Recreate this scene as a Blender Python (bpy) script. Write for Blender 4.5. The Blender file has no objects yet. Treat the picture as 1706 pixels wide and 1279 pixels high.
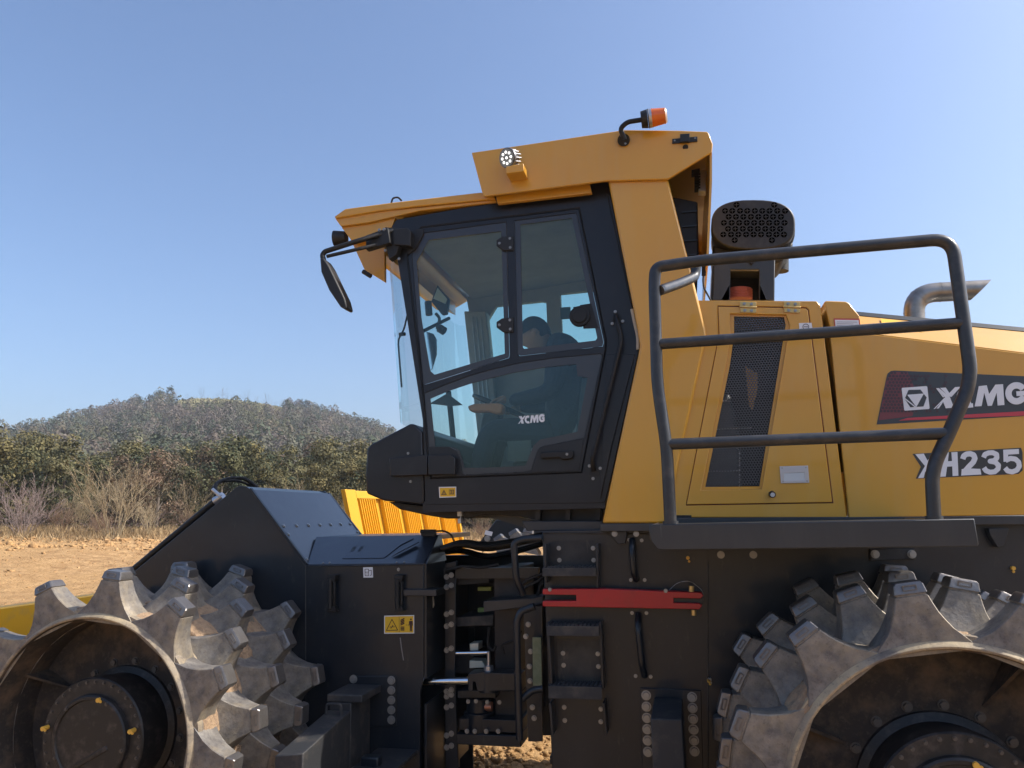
import bpy, bmesh, math, random
import numpy as np
from mathutils import Vector, Matrix
from mathutils.geometry import tessellate_polygon
random.seed(7); rng = np.random.default_rng(7)
S = bpy.context.scene
col = S.collection
PI = math.pi

# ------------------------------------------------------------------ camera, sky, sun, exposure
EYE = 1.8
F_PX, YAW, PITCH, ROLL = 1257.5, .2198, .1749, -.0213
_cy, _sy, _cp, _sp = math.cos(YAW), math.sin(YAW), math.cos(PITCH), math.sin(PITCH)
FW = Vector((-_sy * _cp, _cy * _cp, _sp)); RT = Vector((_cy, _sy, 0)); UP = RT.cross(FW)
_c, _s = math.cos(ROLL), math.sin(ROLL)
R2 = _c * RT + _s * UP; U2 = -_s * RT + _c * UP
cam = bpy.data.cameras.new('camera'); co = bpy.data.objects.new('camera', cam); col.objects.link(co)
cam.sensor_fit = 'HORIZONTAL'; cam.sensor_width = 36; cam.lens = F_PX / 1706 * 36
cam.clip_start = .05; cam.clip_end = 3000
M = Matrix((R2, U2, -FW)).transposed().to_4x4(); M.translation = Vector((0, 0, EYE)); co.matrix_world = M
S.camera = co

SUN = Vector((.735, .095, .67)).normalized()
W = bpy.data.worlds.new('World'); S.world = W; W.use_nodes = True
wt = W.node_tree; bg = wt.nodes['Background']
sky = wt.nodes.new('ShaderNodeTexSky'); sky.sky_type = 'NISHITA'; sky.sun_disc = False
sky.sun_elevation = math.asin(SUN.z); sky.sun_rotation = math.atan2(SUN.x, SUN.y)
sky.altitude = 50; sky.air_density = 1.0; sky.dust_density = 4; sky.ozone_density = 5.5
wt.links.new(sky.outputs[0], bg.inputs[0]); bg.inputs[1].default_value = .135
sl = bpy.data.lights.new('sun', 'SUN'); sl.energy = 3.6; sl.angle = math.radians(.5); sl.color = (1, .93, .82)
so = bpy.data.objects.new('sun', sl); col.objects.link(so); so.rotation_euler = (-SUN).to_track_quat('-Z', 'Y').to_euler()
S.view_settings.view_transform = 'Standard'; S.view_settings.look = 'None'; S.view_settings.gamma = 1
S.view_settings.use_curve_mapping = False; S.view_settings.exposure = 0.82
S.render.engine = 'CYCLES'
S.cycles.max_bounces = 8; S.cycles.transparent_max_bounces = 16

# ------------------------------------------------------------------ helpers
def P(px, py, Y):
    """point of the photograph (1706 px wide) on the plane y = Y"""
    d = FW + R2 * ((px - 853) / F_PX) - U2 * ((py - 639.5) / F_PX)
    d = d * (Y / d.y); return Vector((d.x, d.y, d.z + EYE))
def XZ(pts, Y): return [(p.x, p.z) for p in (P(a, b, Y) for a, b in pts)]

def tag(o, label=None, cat=None, group=None, kind=None):
    if label: o['label'] = label
    if cat: o['category'] = cat
    if group: o['group'] = group
    if kind: o['kind'] = kind
    return o

class MB:
    def __init__(s): s.v = []; s.f = []
    def add(s, vs, fs):
        n = len(s.v); s.v += [tuple(v) for v in vs]; s.f += [tuple(i + n for i in f) for f in fs]; return s
    def prism(s, poly, y0, y1, holes=()):
        """poly, holes: (x, z) outlines, extruded from y0 to y1"""
        loops = [list(poly)] + [list(h) for h in holes]
        def area(l): return sum(l[i][0] * l[(i + 1) % len(l)][1] - l[(i + 1) % len(l)][0] * l[i][1] for i in range(len(l)))
        for k, l in enumerate(loops):
            if (area(l) > 0) != (k == 0): l.reverse()
        flat = [p for l in loops for p in l]; n = len(flat)
        vs = [(x, y0, z) for x, z in flat] + [(x, y1, z) for x, z in flat]
        if holes:
            tr = tessellate_polygon([[Vector((x, z, 0)) for x, z in l] for l in loops]); fs = []
            for a, b, c in tr:
                A, B, C_ = flat[a], flat[b], flat[c]
                if (B[0] - A[0]) * (C_[1] - A[1]) - (C_[0] - A[0]) * (B[1] - A[1]) < 0: b, c = c, b
                fs += [(a, b, c), (c + n, b + n, a + n)]
        else: fs = [tuple(range(n)), tuple(range(2 * n - 1, n - 1, -1))]
        k0 = 0
        for l in loops:
            m = len(l)
            for i in range(m):
                a, b = k0 + i, k0 + (i + 1) % m
                fs.append((a, a + n, b + n, b))
            k0 += m
        return s.add(vs, fs)
    def pp(s, pts, Y, th, holes=()):
        """prism traced on plane Y, th deep"""
        return s.prism(XZ(pts, Y), Y, Y + th, [XZ(h, Y) for h in holes])
    def box(s, x0, x1, y0, y1, z0, z1):
        vs = [(x, y, z) for x in (x0, x1) for y in (y0, y1) for z in (z0, z1)]
        return s.add(vs, [(0, 1, 3, 2), (4, 6, 7, 5), (0, 4, 5, 1), (2, 3, 7, 6), (0, 2, 6, 4), (1, 5, 7, 3)])
    def quad(s, a, b, c, d): return s.add([a, b, c, d], [(0, 1, 2, 3)])
    def slab(s, q, th):
        """a quad given thickness th along its normal"""
        q = [Vector(p) for p in q]; n = (q[1] - q[0]).cross(q[2] - q[0]).normalized() * th
        m = len(q); vs = q + [p - n for p in q]
        fs = [tuple(range(m)), tuple(range(2 * m - 1, m - 1, -1))] + [(i, i + m, (i + 1) % m + m, (i + 1) % m) for i in range(m)]
        return s.add(vs, fs)
    def cyl(s, a, b, r, n=20, r2=None, cap=True):
        a, b = Vector(a), Vector(b); r2 = r if r2 is None else r2
        w = (b - a).normalized(); u = w.orthogonal().normalized(); v = w.cross(u)
        vs = [a + (u * math.cos(t) + v * math.sin(t)) * r for t in (2 * PI * i / n for i in range(n))]
        vs += [b + (u * math.cos(t) + v * math.sin(t)) * r2 for t in (2 * PI * i / n for i in range(n))]
        fs = [(i, (i + 1) % n, (i + 1) % n + n, i + n) for i in range(n)]
        if cap: fs += [tuple(range(n - 1, -1, -1)), tuple(range(n, 2 * n))]
        return s.add(vs, fs)
    def tube(s, pts, r, n=14, smooth=4, cap=True):
        """round tube through pts with rounded corners"""
        pts = [Vector(p) for p in pts]
        if smooth:
            q = [pts[0]]
            for i in range(1, len(pts) - 1):
                a, b, c = pts[i - 1], pts[i], pts[i + 1]
                d = min((a - b).length, (c - b).length) * .42
                d = min(d, smooth_r[0])
                p0 = b + (a - b).normalized() * d; p2 = b + (c - b).normalized() * d
                for k in range(smooth + 1):
                    t = k / smooth; q.append(p0 * (1 - t) ** 2 + b * 2 * t * (1 - t) + p2 * t * t)
            q.append(pts[-1]); pts = q
        rs = r if isinstance(r, (list, tuple)) else [r] * len(pts)
        u = None; vs = []
        for i, p in enumerate(pts):
            w = (pts[min(i + 1, len(pts) - 1)] - pts[max(i - 1, 0)]).normalized()
            u = w.orthogonal().normalized() if u is None else (u - w * u.dot(w)).normalized()
            v = w.cross(u)
            vs += [p + (u * math.cos(t) + v * math.sin(t)) * rs[i] for t in (2 * PI * k / n for k in range(n))]
        fs = [(i * n + k, i * n + (k + 1) % n, (i + 1) * n + (k + 1) % n, (i + 1) * n + k) for i in range(len(pts) - 1) for k in range(n)]
        if cap: fs += [tuple(range(n - 1, -1, -1)), tuple(range((len(pts) - 1) * n, len(pts) * n))]
        return s.add(vs, fs)
    def lathe(s, prof, c, n=48):
        """prof: (radius, y) pairs turned about the y axis through c=(x, z)"""
        vs = [(c[0] + r * math.sin(2 * PI * k / n), y, c[1] + r * math.cos(2 * PI * k / n)) for r, y in prof for k in range(n)]
        fs = [(i * n + k, i * n + (k + 1) % n, (i + 1) * n + (k + 1) % n, (i + 1) * n + k) for i in range(len(prof) - 1) for k in range(n)]
        return s.add(vs, fs)
    def mesh(s, name, mat=None, ang=35):
        me = bpy.data.meshes.new(name); me.from_pydata(s.v, [], s.f); me.update()
        bm = bmesh.new(); bm.from_mesh(me); bmesh.ops.recalc_face_normals(bm, faces=bm.faces); bm.to_mesh(me); bm.free()
        if ang:
            me.shade_smooth(); me.set_sharp_from_angle(angle=math.radians(ang))
        if mat: me.materials.append(mat)
        return me
smooth_r = [.09]

def link(name, me, parent=None, bevel=0, loc=None, rot=None, scale=None):
    o = bpy.data.objects.new(name, me); col.objects.link(o)
    if parent is not None: o.parent = parent
    if loc is not None: o.location = loc
    if rot is not None: o.rotation_euler = rot
    if scale is not None: o.scale = scale if hasattr(scale, '__len__') else (scale,) * 3
    if bevel:
        b = o.modifiers.new('bevel', 'BEVEL'); b.width = bevel; b.segments = 2; b.limit_method = 'ANGLE'; b.angle_limit = math.radians(30)
    return o
def build(name, mb, mat, parent=None, bevel=0, ang=35): return link(name, mb.mesh(name, mat, ang), parent, bevel)
def thing(name, loc, label, cat, group=None):
    o = bpy.data.objects.new(name, None); col.objects.link(o); o.location = loc; o.empty_display_size = .3
    return tag(o, label, cat, group)
def top(root, name, mb, mat, bevel=0, ang=35):
    """a first-level part whose mesh is written in world coordinates"""
    o = build(name, mb, mat, root, bevel, ang); o.location = -root.location; return o

# ------------------------------------------------------------------ materials
def mat(name, base=(.5, .5, .5), rough=.5, metal=0, coat=0, spec=.5, noise=None, bump=None, emis=None):
    """noise: (scale, colour2, lo, hi) second colour by noise; bump: (scale, strength)"""
    m = bpy.data.materials.new(name); m.use_nodes = True; t = m.node_tree; b = t.nodes['Principled BSDF']
    b.inputs['Base Color'].default_value = (*base, 1); b.inputs['Roughness'].default_value = rough
    b.inputs['Metallic'].default_value = metal; b.inputs['Coat Weight'].default_value = coat; b.inputs['Coat Roughness'].default_value = .08
    b.inputs['Specular IOR Level'].default_value = spec
    tc = t.nodes.new('ShaderNodeTexCoord')
    colour = None
    for nz in (noise if isinstance(noise, list) else [noise] if noise else []):
        sc, c2, lo, hi = nz[:4]; st = nz[4] if len(nz) > 4 else (1, 1, 1)
        mp = t.nodes.new('ShaderNodeMapping'); mp.inputs['Scale'].default_value = st; t.links.new(tc.outputs['Object'], mp.inputs[0])
        n = t.nodes.new('ShaderNodeTexNoise'); n.inputs['Scale'].default_value = sc; n.inputs['Detail'].default_value = 9; n.inputs['Roughness'].default_value = .65
        t.links.new(mp.outputs[0], n.inputs['Vector'])
        r = t.nodes.new('ShaderNodeMapRange'); r.inputs[1].default_value = lo; r.inputs[2].default_value = hi
        r.inputs[4].default_value = nz[5] if len(nz) > 5 else 1
        t.links.new(n.outputs[0], r.inputs[0])
        mx = t.nodes.new('ShaderNodeMix'); mx.data_type = 'RGBA'; t.links.new(r.outputs[0], mx.inputs[0])
        if colour is None: mx.inputs[6].default_value = (*base, 1)
        else: t.links.new(colour, mx.inputs[6])
        mx.inputs[7].default_value = (*c2, 1); colour = mx.outputs[2]
    if colour is not None: t.links.new(colour, b.inputs['Base Color'])
    if bump:
        n = t.nodes.new('ShaderNodeTexNoise'); n.inputs['Scale'].default_value = bump[0]; n.inputs['Detail'].default_value = 8
        t.links.new(tc.outputs['Object'], n.inputs['Vector'])
        bp = t.nodes.new('ShaderNodeBump'); bp.inputs['Strength'].default_value = bump[1]; bp.inputs['Distance'].default_value = bump[2] if len(bump) > 2 else .01
        t.links.new(n.outputs[0], bp.inputs['Height']); t.links.new(bp.outputs[0], b.inputs['Normal'])
    if emis:
        b.inputs['Emission Color'].default_value = (*emis[:3], 1); b.inputs['Emission Strength'].default_value = emis[3]
    return m
DUST = (.30, .24, .17)
yellow = mat('yellow_paint', (.60, .305, .026), .33, coat=.5, noise=[(2.2, (.56, .27, .03), .45, .75, (1, 1, 1), .6), (7, (.52, .36, .14), .5, .85, (1, 1, .12), .35), (9, (.5, .3, .09), .62, .85, (1, 1, 1), .35)], bump=(6, .06, .01))
yellow2 = mat('yellow_painted_steel', (.62, .34, .02), .42, coat=.2, noise=[(7, (.42, .28, .1), .6, .8)])
black = mat('black_paint', (.0085, .0125, .0185), .38, coat=.2, spec=.4, noise=[(1.3, (.022, .029, .037), .48, .7, (1, 1, 1), .7), (3, (.028, .030, .034), .5, .8, (1, 1, .4), .7), (26, (.10, .09, .075), .60, .8, (1, 1, .4), .5), (90, (.16, .16, .16), .68, .78, (1, 1, .3), .5)], bump=(30, .08, .004))
blackd = mat('black_paint_dusty', (.010, .011, .013), .5, noise=[(4, (.06, .055, .05), .45, .75), (22, DUST, .6, .85, (1, 1, .3), .45)], bump=(40, .15, .004))
dusty = mat('dusty_black_steel', (.026, .027, .030), .62, noise=[(9, (.10, .085, .07), .5, .75)], bump=(50, .3, .004))
plastic = mat('black_plastic', (.010, .010, .011), .55, noise=[(20, (.02, .02, .02), .5, .8)])
trim = mat('cab_black_paint', (.0095, .0095, .013), .36, coat=.15, spec=.4, noise=[(5, (.02, .02, .023), .5, .8)], bump=(120, .05, .002))
rubber = mat('rubber', (.005, .005, .0055), .55)
deck = mat('grey_deck_steel', (.020, .024, .030), .42, coat=.2, noise=[(6, (.035, .038, .042), .5, .75, (1, 1, .15)), (40, (.14, .14, .14), .68, .8, (1, 1, .08), .6)], bump=(60, .1, .003))
rail_m = mat('worn_rail_paint', (.028, .031, .036), .4, metal=.2, coat=.15, noise=[(14, (.07, .065, .065), .5, .75)])
slope_m = mat('sky_tinted_sheet', (.022, .028, .042), .3, coat=.5, noise=[(8, (.04, .048, .06), .5, .8)], bump=(18, .08, .004))  # blue of the reflected sky is put into the base colour
bolt_m = mat('zinc_bolt', (.36, .36, .355), .42, metal=.75, noise=[(60, (.2, .19, .17), .45, .7)])
chrome = mat('chrome_rod', (.75, .78, .82), .12, metal=1)
steelx = mat('exhaust_steel', (.36, .33, .30), .38, metal=.85, noise=[(10, (.22, .19, .15), .4, .7)], bump=(60, .08, .002))
red = mat('red_paint', (.42, .008, .014), .4, coat=.2, noise=[(12, (.3, .015, .015), .5, .8)])
redrub = mat('red_hose', (.36, .10, .09), .6)
drumm = mat('worn_drum_steel', (.13, .11, .095), .72, metal=.1, noise=[(14, (.30, .25, .19), .38, .68), (4, (.46, .36, .22), .42, .66), (50, (.06, .05, .045), .55, .8)], bump=(55, .35, .006))
toothm = mat('cast_tooth_steel', (.125, .115, .11), .6, metal=.25, noise=[(16, (.27, .25, .225), .40, .72), (4.2, (.36, .29, .19), .46, .74), (34, (.06, .05, .045), .60, .75, (1, 1, 1), .35), (70, (.07, .06, .055), .55, .8)], bump=(70, .4, .004))
innerm = mat('drum_inside', (.028, .023, .02), .75, noise=[(6, (.12, .08, .05), .46, .66), (50, (.09, .07, .055), .55, .75)], bump=(60, .3, .004))
hubm = mat('hub_paint', (.010, .0095, .010), .5, noise=[(18, (.07, .055, .05), .5, .75)], bump=(60, .15, .003))
cakem = mat('caked_soil', (.36, .245, .15), .95, noise=[(30, (.22, .15, .10), .4, .7)], bump=(40, .8, .02))
white = mat('white_print', (.72, .74, .78), .4)
ydecal = mat('yellow_label', (.75, .45, .02), .4)
bdecal = mat('black_print', (.03, .03, .035), .3, coat=.4)
rdecal = mat('red_print', (.5, .03, .05), .35, coat=.4)
hexdecal = mat('dark_red_print', (.16, .022, .03), .35, coat=.4)
gold = mat('passivated_zinc', (.62, .42, .16), .38, metal=.8)
silver = mat('brushed_silver', (.5, .51, .54), .35, metal=.8)
fabric = mat('grey_seat_fabric', (.05, .055, .065), .9)
lining = mat('grey_cab_lining', (.30, .31, .32), .85, noise=[(4, (.24, .25, .26), .4, .7)])
tan = mat('tan_armrest', (.50, .22, .11), .7)
jacket = mat('dark_blue_jacket', (.014, .02, .038), .85, bump=(20, .5, .02))
skin = mat('skin', (.30, .17, .12), .55)
hairm = mat('black_hair', (.012, .011, .011), .6)
orange = mat('orange_lens', (.8, .17, .01), .15, coat=.6)
orange.node_tree.nodes['Principled BSDF'].inputs['Subsurface Weight'].default_value = .3
clearcap = mat('pale_lens_cap', (.75, .55, .4), .2, coat=.6)
ledm = mat('lit_led', (.9, .9, .9), .3, emis=(1, 1, 1, 1.2))
lensgrey = mat('lamp_reflector', (.30, .31, .30), .25, metal=.6)
grease = mat('grease_cap', (.75, .42, .06), .5)
capm = mat('worn_cap_steel', (.19, .18, .175), .38, metal=.7, noise=[(12, (.16, .14, .13), .42, .66), (6, (.33, .26, .18), .6, .75)], bump=(70, .4, .004))
coolm = mat('grey_cooler_paint', (.09, .105, .115), .5, noise=[(30, (.05, .06, .065), .4, .7)])
dbolt_m = mat('dirty_bolt', (.12, .11, .10), .5, metal=.5, noise=[(60, (.06, .05, .045), .45, .7)])
sunyellow = mat('sunlit_bar_yellow', (.80, .46, .03), .4, coat=.2)  # rack bars: sunlight on them put into a lighter yellow
grillm = mat('honeycomb_black', (.075, .075, .08), .4, coat=.3)

def glass_mat(name, tint, gl=.05):
    m = bpy.data.materials.new(name); m.use_nodes = True; t = m.node_tree; t.nodes.clear()
    o = t.nodes.new('ShaderNodeOutputMaterial'); mx = t.nodes.new('ShaderNodeMixShader'); f = t.nodes.new('ShaderNodeFresnel'); ge = t.nodes.new('ShaderNodeNewGeometry'); mr = t.nodes.new('ShaderNodeMapRange'); mr.inputs[3].default_value = 1.5; mr.inputs[4].default_value = 1 / 1.5; t.links.new(ge.outputs['Backfacing'], mr.inputs[0]); t.links.new(mr.outputs[0], f.inputs[0])
    a = t.nodes.new('ShaderNodeBsdfTransparent'); a.inputs[0].default_value = (*tint, 1)
    g = t.nodes.new('ShaderNodeBsdfGlossy'); g.inputs[0].default_value = (.85, .93, .95, 1); g.inputs['Roughness'].default_value = gl
    t.links.new(f.outputs[0], mx.inputs[0]); t.links.new(a.outputs[0], mx.inputs[1]); t.links.new(g.outputs[0], mx.inputs[2]); t.links.new(mx.outputs[0], o.inputs[0])
    return m
glass = glass_mat('tinted_window_glass', (.86, .96, .93), .02); clearglass = glass_mat('windscreen_glass', (.90, .96, .96), .02)

def soil_mat(name, far):
    m = bpy.data.materials.new(name); m.use_nodes = True; t = m.node_tree; b = t.nodes['Principled BSDF']; b.inputs['Roughness'].default_value = .95
    b.inputs['Specular IOR Level'].default_value = .15
    tc = t.nodes.new('ShaderNodeTexCoord')
    def nz(sc, de=9, st=None):
        n = t.nodes.new('ShaderNodeTexNoise'); n.inputs['Scale'].default_value = sc; n.inputs['Detail'].default_value = de; n.inputs['Roughness'].default_value = .68
        t.links.new(tc.outputs['Object'], n.inputs[0]); return n
    r = t.nodes.new('ShaderNodeValToRGB'); n1 = nz(3.2)
    r.color_ramp.elements[0].position = .32; r.color_ramp.elements[0].color = (.27, .15, .065, 1)
    r.color_ramp.elements[1].position = .62; r.color_ramp.elements[1].color = (.50, .315, .15, 1)
    t.links.new(n1.outputs[0], r.inputs[0])
    n2 = nz(.12, 5); mx = t.nodes.new('ShaderNodeMix'); mx.data_type = 'RGBA'; mx.blend_type = 'MIX'
    rr = t.nodes.new('ShaderNodeMapRange'); rr.inputs[1].default_value = .42; rr.inputs[2].default_value = .65; t.links.new(n2.outputs[0], rr.inputs[0])
    t.links.new(rr.outputs[0], mx.inputs[0]); t.links.new(r.outputs[0], mx.inputs[6]); mx.inputs[7].default_value = (.47, .285, .125, 1)
    t.links.new(mx.outputs[2], b.inputs['Base Color'])
    n3 = nz(7 if far else 12, 12); bp = t.nodes.new('ShaderNodeBump'); bp.inputs['Strength'].default_value = 1; bp.inputs['Distance'].default_value = .12 if far else .05
    t.links.new(n3.outputs[0], bp.inputs['Height']); t.links.new(bp.outputs[0], b.inputs['Normal'])
    return m
soil = soil_mat('bare_soil', True); soil_near = soil_mat('clod_soil', False)

def attr_mat(name, rough=.8, bright=1.0):
    """leaf colour from the mesh's own 'col' attribute (each leaf's real colour)"""
    m = bpy.data.materials.new(name); m.use_nodes = True; t = m.node_tree; b = t.nodes['Principled BSDF']; b.inputs['Roughness'].default_value = rough
    b.inputs['Specular IOR Level'].default_value = .2
    a = t.nodes.new('ShaderNodeAttribute'); a.attribute_name = 'col'
    tr = t.nodes.new('ShaderNodeBsdfTranslucent'); mx = t.nodes.new('ShaderNodeMixShader'); mx.inputs[0].default_value = .25
    t.links.new(a.outputs[0], b.inputs['Base Color']); t.links.new(a.outputs[0], tr.inputs[0])
    t.links.new(b.outputs[0], mx.inputs[1]); t.links.new(tr.outputs[0], mx.inputs[2]); t.links.new(mx.outputs[0], t.nodes['Material Output'].inputs[0])
    return m
leafm = attr_mat('foliage'); twigm = attr_mat('bare_twigs', .9)
barkm = mat('bark', (.09, .07, .055), .9, noise=[(12, (.16, .13, .1), .4, .7)])

HAZE = .0005
def haze_box():
    v = [(x, y, z) for x in (-700, 500) for y in (-60, 700) for z in (-130, 75)]
    me = bpy.data.meshes.new('haze'); me.from_pydata(v, [], [(0, 1, 3, 2), (4, 6, 7, 5), (0, 4, 5, 1), (2, 3, 7, 6), (0, 2, 6, 4), (1, 5, 7, 3)])
    m = bpy.data.materials.new('thin_haze'); m.use_nodes = True; t = m.node_tree; t.nodes.clear(); o = t.nodes.new('ShaderNodeOutputMaterial'); p = t.nodes.new('ShaderNodeVolumePrincipled')
    p.inputs['Color'].default_value = (.82, .88, 1, 1); p.inputs['Density'].default_value = HAZE; t.links.new(p.outputs[0], o.inputs['Volume']); me.materials.append(m)
    h = bpy.data.objects.new('haze', me); col.objects.link(h); tag(h, 'thin pale haze over the whole field and hill', 'haze', kind='stuff')
haze_box()

# ------------------------------------------------------------------ terrain, hill
def lerp_tab(x, tab):
    return np.interp(x, [a for a, _ in tab], [b for _, b in tab])
SIL = [(-180, .5), (-90, 1.0), (-70, 2.4), (-58, 4.2), (-52, 5.4), (-47, 5.35), (-42, 6.9), (-37.6, 8.15), (-35.5, 8.45), (-33.5, 8.5), (-31, 8.3), (-28.5, 8.0), (-26, 7.5), (-21.4, 6.1), (-15, 4.5), (-8, 3.0), (0, 1.9), (15, 1.2), (60, .8), (180, .5)]
def terrain(x, y):
    x = np.asarray(x, float); y = np.asarray(y, float)
    d = np.hypot(x, y); az = np.degrees(np.arctan2(x, y))
    sm = lambda a, b, t: (lambda u: u * u * (3 - 2 * u))(np.clip((t - a) / (b - a), 0, 1))
    edge = np.interp(az, [-180, -46, -24, 0, 180], [1.6, 1.6, 1.2, .9, .9])
    h = edge * sm(9, 33, d) + sm(33, 100, d) * 1.5
    ridge = EYE + 300 * np.tan(np.radians(lerp_tab(az, SIL)))
    h = h + (ridge - 3) * np.clip((d - 70) / 230, 0, 1) ** 1.3 - (ridge + 10) * sm(330, 900, d) * .9
    h = h + .25 * np.sin(x * .05 + 1) * np.sin(y * .043) * sm(30, 80, d) * 4
    h = h + .035 * (np.sin(x * 1.7 + .6 * y) + np.sin(y * 2.3 - .8 * x + 1)) * sm(5, 12, d) * (1 - sm(35, 60, d))
    return h
rad = np.concatenate([np.linspace(.3, 8, 24), np.geomspace(8.3, 1500, 150)])
azs = np.radians(np.concatenate([np.arange(-180, -60, 3), np.arange(-60, 20, .5), np.arange(20, 180, 3)]))
na = len(azs); X = np.outer(rad, np.sin(azs)); Y = np.outer(rad, np.cos(azs)); Z = terrain(X, Y)
vs = np.stack([X, Y, Z], -1).reshape(-1, 3).tolist() + [(0, 0, 0)]
fs = [(i * na + k, i * na + (k + 1) % na, (i + 1) * na + (k + 1) % na, (i + 1) * na + k) for i in range(len(rad) - 1) for k in range(na)]
fs += [(len(vs) - 1, (k + 1) % na, k) for k in range(na)]
me = bpy.data.meshes.new('ground'); me.from_pydata(vs, [], fs); me.update(); me.shade_smooth()
me.materials.append(soil)
# second material for the wooded hillside floor
floor_m = mat('hill_floor', (.075, .065, .04), .95, noise=[(.15, (.15, .13, .07), .5, .7)])
me.materials.append(floor_m)
cut = int(np.searchsorted(rad, 40)) 
mi = np.zeros(len(me.polygons), dtype=np.int32); mi[cut * na:(len(rad) - 1) * na] = 1; me.polygons.foreach_set('material_index', mi)
ground = bpy.data.objects.new('ground', me); col.objects.link(ground); tag(ground, kind='structure')

def np_mesh(name, V, Fq, colr, m):
    """V (n,3), Fq (f,k) faces, colr (f,3) colour per face"""
    me = bpy.data.meshes.new(name); n, f, k = len(V), len(Fq), Fq.shape[1]
    me.vertices.add(n); me.vertices.foreach_set('co', V.astype(np.float32).ravel())
    me.loops.add(f * k); me.loops.foreach_set('vertex_index', Fq.astype(np.int32).ravel())
    me.polygons.add(f); me.polygons.foreach_set('loop_start', (np.arange(f) * k).astype(np.int32))
    me.update(calc_edges=True)
    a = me.attributes.new('col', 'FLOAT_COLOR', 'FACE')
    a.data.foreach_set('color', np.concatenate([colr, np.ones((f, 1))], 1).astype(np.float32).ravel())
    me.materials.append(m); return me
def leaves(cen, size, colr, up=0.0, out=None):
    """square leaf faces of random tilt at each centre"""
    n = len(cen); a = rng.normal(size=(n, 3)); a[:, 2] += up
    if out is not None: a = a * .45 + out
    a /= np.linalg.norm(a, axis=1)[:, None]
    b = rng.normal(size=(n, 3)); b -= (b * a).sum(1)[:, None] * a; b /= np.linalg.norm(b, axis=1)[:, None]
    s = (size * rng.uniform(.6, 1.3, n))[:, None]; c = np.cross(a, b)
    V = np.stack([cen - b * s, cen - c * s * .6, cen + b * s, cen + c * s * .6], 1).reshape(-1, 3)
    return V, np.arange(4 * n).reshape(n, 4)

def crown_mesh(name, h, w, nleaf, size, cols, z0=.12, cone=.35, nclump=46):
    t = rng.uniform(0, 1, nclump); zz = z0 * h + (h * (1 - z0)) * t
    prof = w * np.sqrt(np.clip(1 - (2 * t - .75) ** 2 * .75, .08, 1)) * (1 - cone * t)
    th = rng.uniform(0, 2 * PI, nclump); rr = prof * np.sqrt(rng.uniform(.25, 1, nclump))
    cc = np.stack([rr * np.cos(th), rr * np.sin(th), zz], 1)
    pal = np.array(cols); k = rng.integers(0, nclump, nleaf)
    ccol = pal[rng.integers(0, len(pal), nclump)] * rng.uniform(.75, 1.25, (nclump, 1))
    d = rng.normal(size=(nleaf, 3)); d /= np.linalg.norm(d, axis=1)[:, None]
    cen = cc[k] + d * (rng.uniform(.3, 1, nleaf) ** .5)[:, None] * (w * .34) * np.array([1, 1, .8])
    cen[:, 2] = np.maximum(cen[:, 2], .05 * h)
    o_ = d * .8 + (cc[k] - np.array([0, 0, h * .5])) / w * .5; V, Fq = leaves(cen, np.full(nleaf, size), None, 0, o_)
    return np_mesh(name, V, Fq, ccol[k] * rng.uniform(.7, 1.35, (nleaf, 1)), leafm)

def trunk_mesh(h, r):
    mb = MB(); mb.tube([(0, 0, -.2), (.05, 0, h * .35), (-.06, .04, h * .8)], [r, r * .8, r * .4], 7, smooth=0)
    for k in range(5):
        a = k * 2.4; z = h * (.25 + .1 * k); mb.tube([(0, 0, z), (math.cos(a) * h * .14, math.sin(a) * h * .14, z + h * .14)], [r * .45, r * .15], 5, smooth=0)
    return mb.mesh('trunk', barkm)

def bare_mesh(name, h, spread, stems, base_col, dens=1.0):
    segs = []
    def grow(p, d, L, r, lev):
        n = 3 if lev == 0 else 2; q = p
        for i in range(n):
            d = (d + Vector((random.gauss(0, .13), random.gauss(0, .13), random.gauss(.05, .06)))).normalized()
            q2 = q + d * (L / n); segs.append((q, q2, r * (1 - .3 * i / n), r * (1 - .3 * (i + 1) / n)))
            if lev < 3 and (lev > 0 or i > 0 or random.random() < .5):
                for _ in range(2 if random.random() < .55 * dens else 1):
                    s = Vector((random.gauss(0, 1), random.gauss(0, 1), random.gauss(.2, .5))).normalized()
                    grow(q2, (d + s * .55).normalized(), L * random.uniform(.45, .7), r * .6, lev + 1)
            q = q2
    for k in range(stems):
        a = random.uniform(0, 2 * PI); e = random.uniform(.1, 1) * spread
        grow(Vector((math.cos(a) * .12, math.sin(a) * .12, -.05)), Vector((math.cos(a) * e, math.sin(a) * e, 1)).normalized(), h * random.uniform(.6, .9), .018 * h / 2, 0)
    V = []; Fq = []; C = []
    for a, b, r0, r1 in segs:
        w = (b - a).normalized(); u = w.orthogonal().normalized(); v = w.cross(u); n = len(V)
        for p, r in ((a, max(r0, .004)), (b, max(r1, .0035))):
            for t in (0, 2.094, 4.189): V.append(p + (u * math.cos(t) + v * math.sin(t)) * r)
        for k in range(3): Fq.append((n + k, n + (k + 1) % 3, n + 3 + (k + 1) % 3, n + 3 + k)); 
        c = random.uniform(.75, 1.25); C += [[x * c for x in base_col]] * 3
    return np_mesh(name, np.array([tuple(v) for v in V]), np.array(Fq), np.array(C), twigm)

def at(az, d):
    x, y = d * math.sin(math.radians(az)), d * math.cos(math.radians(az)); return Vector((x, y, float(terrain(x, y))))

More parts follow.
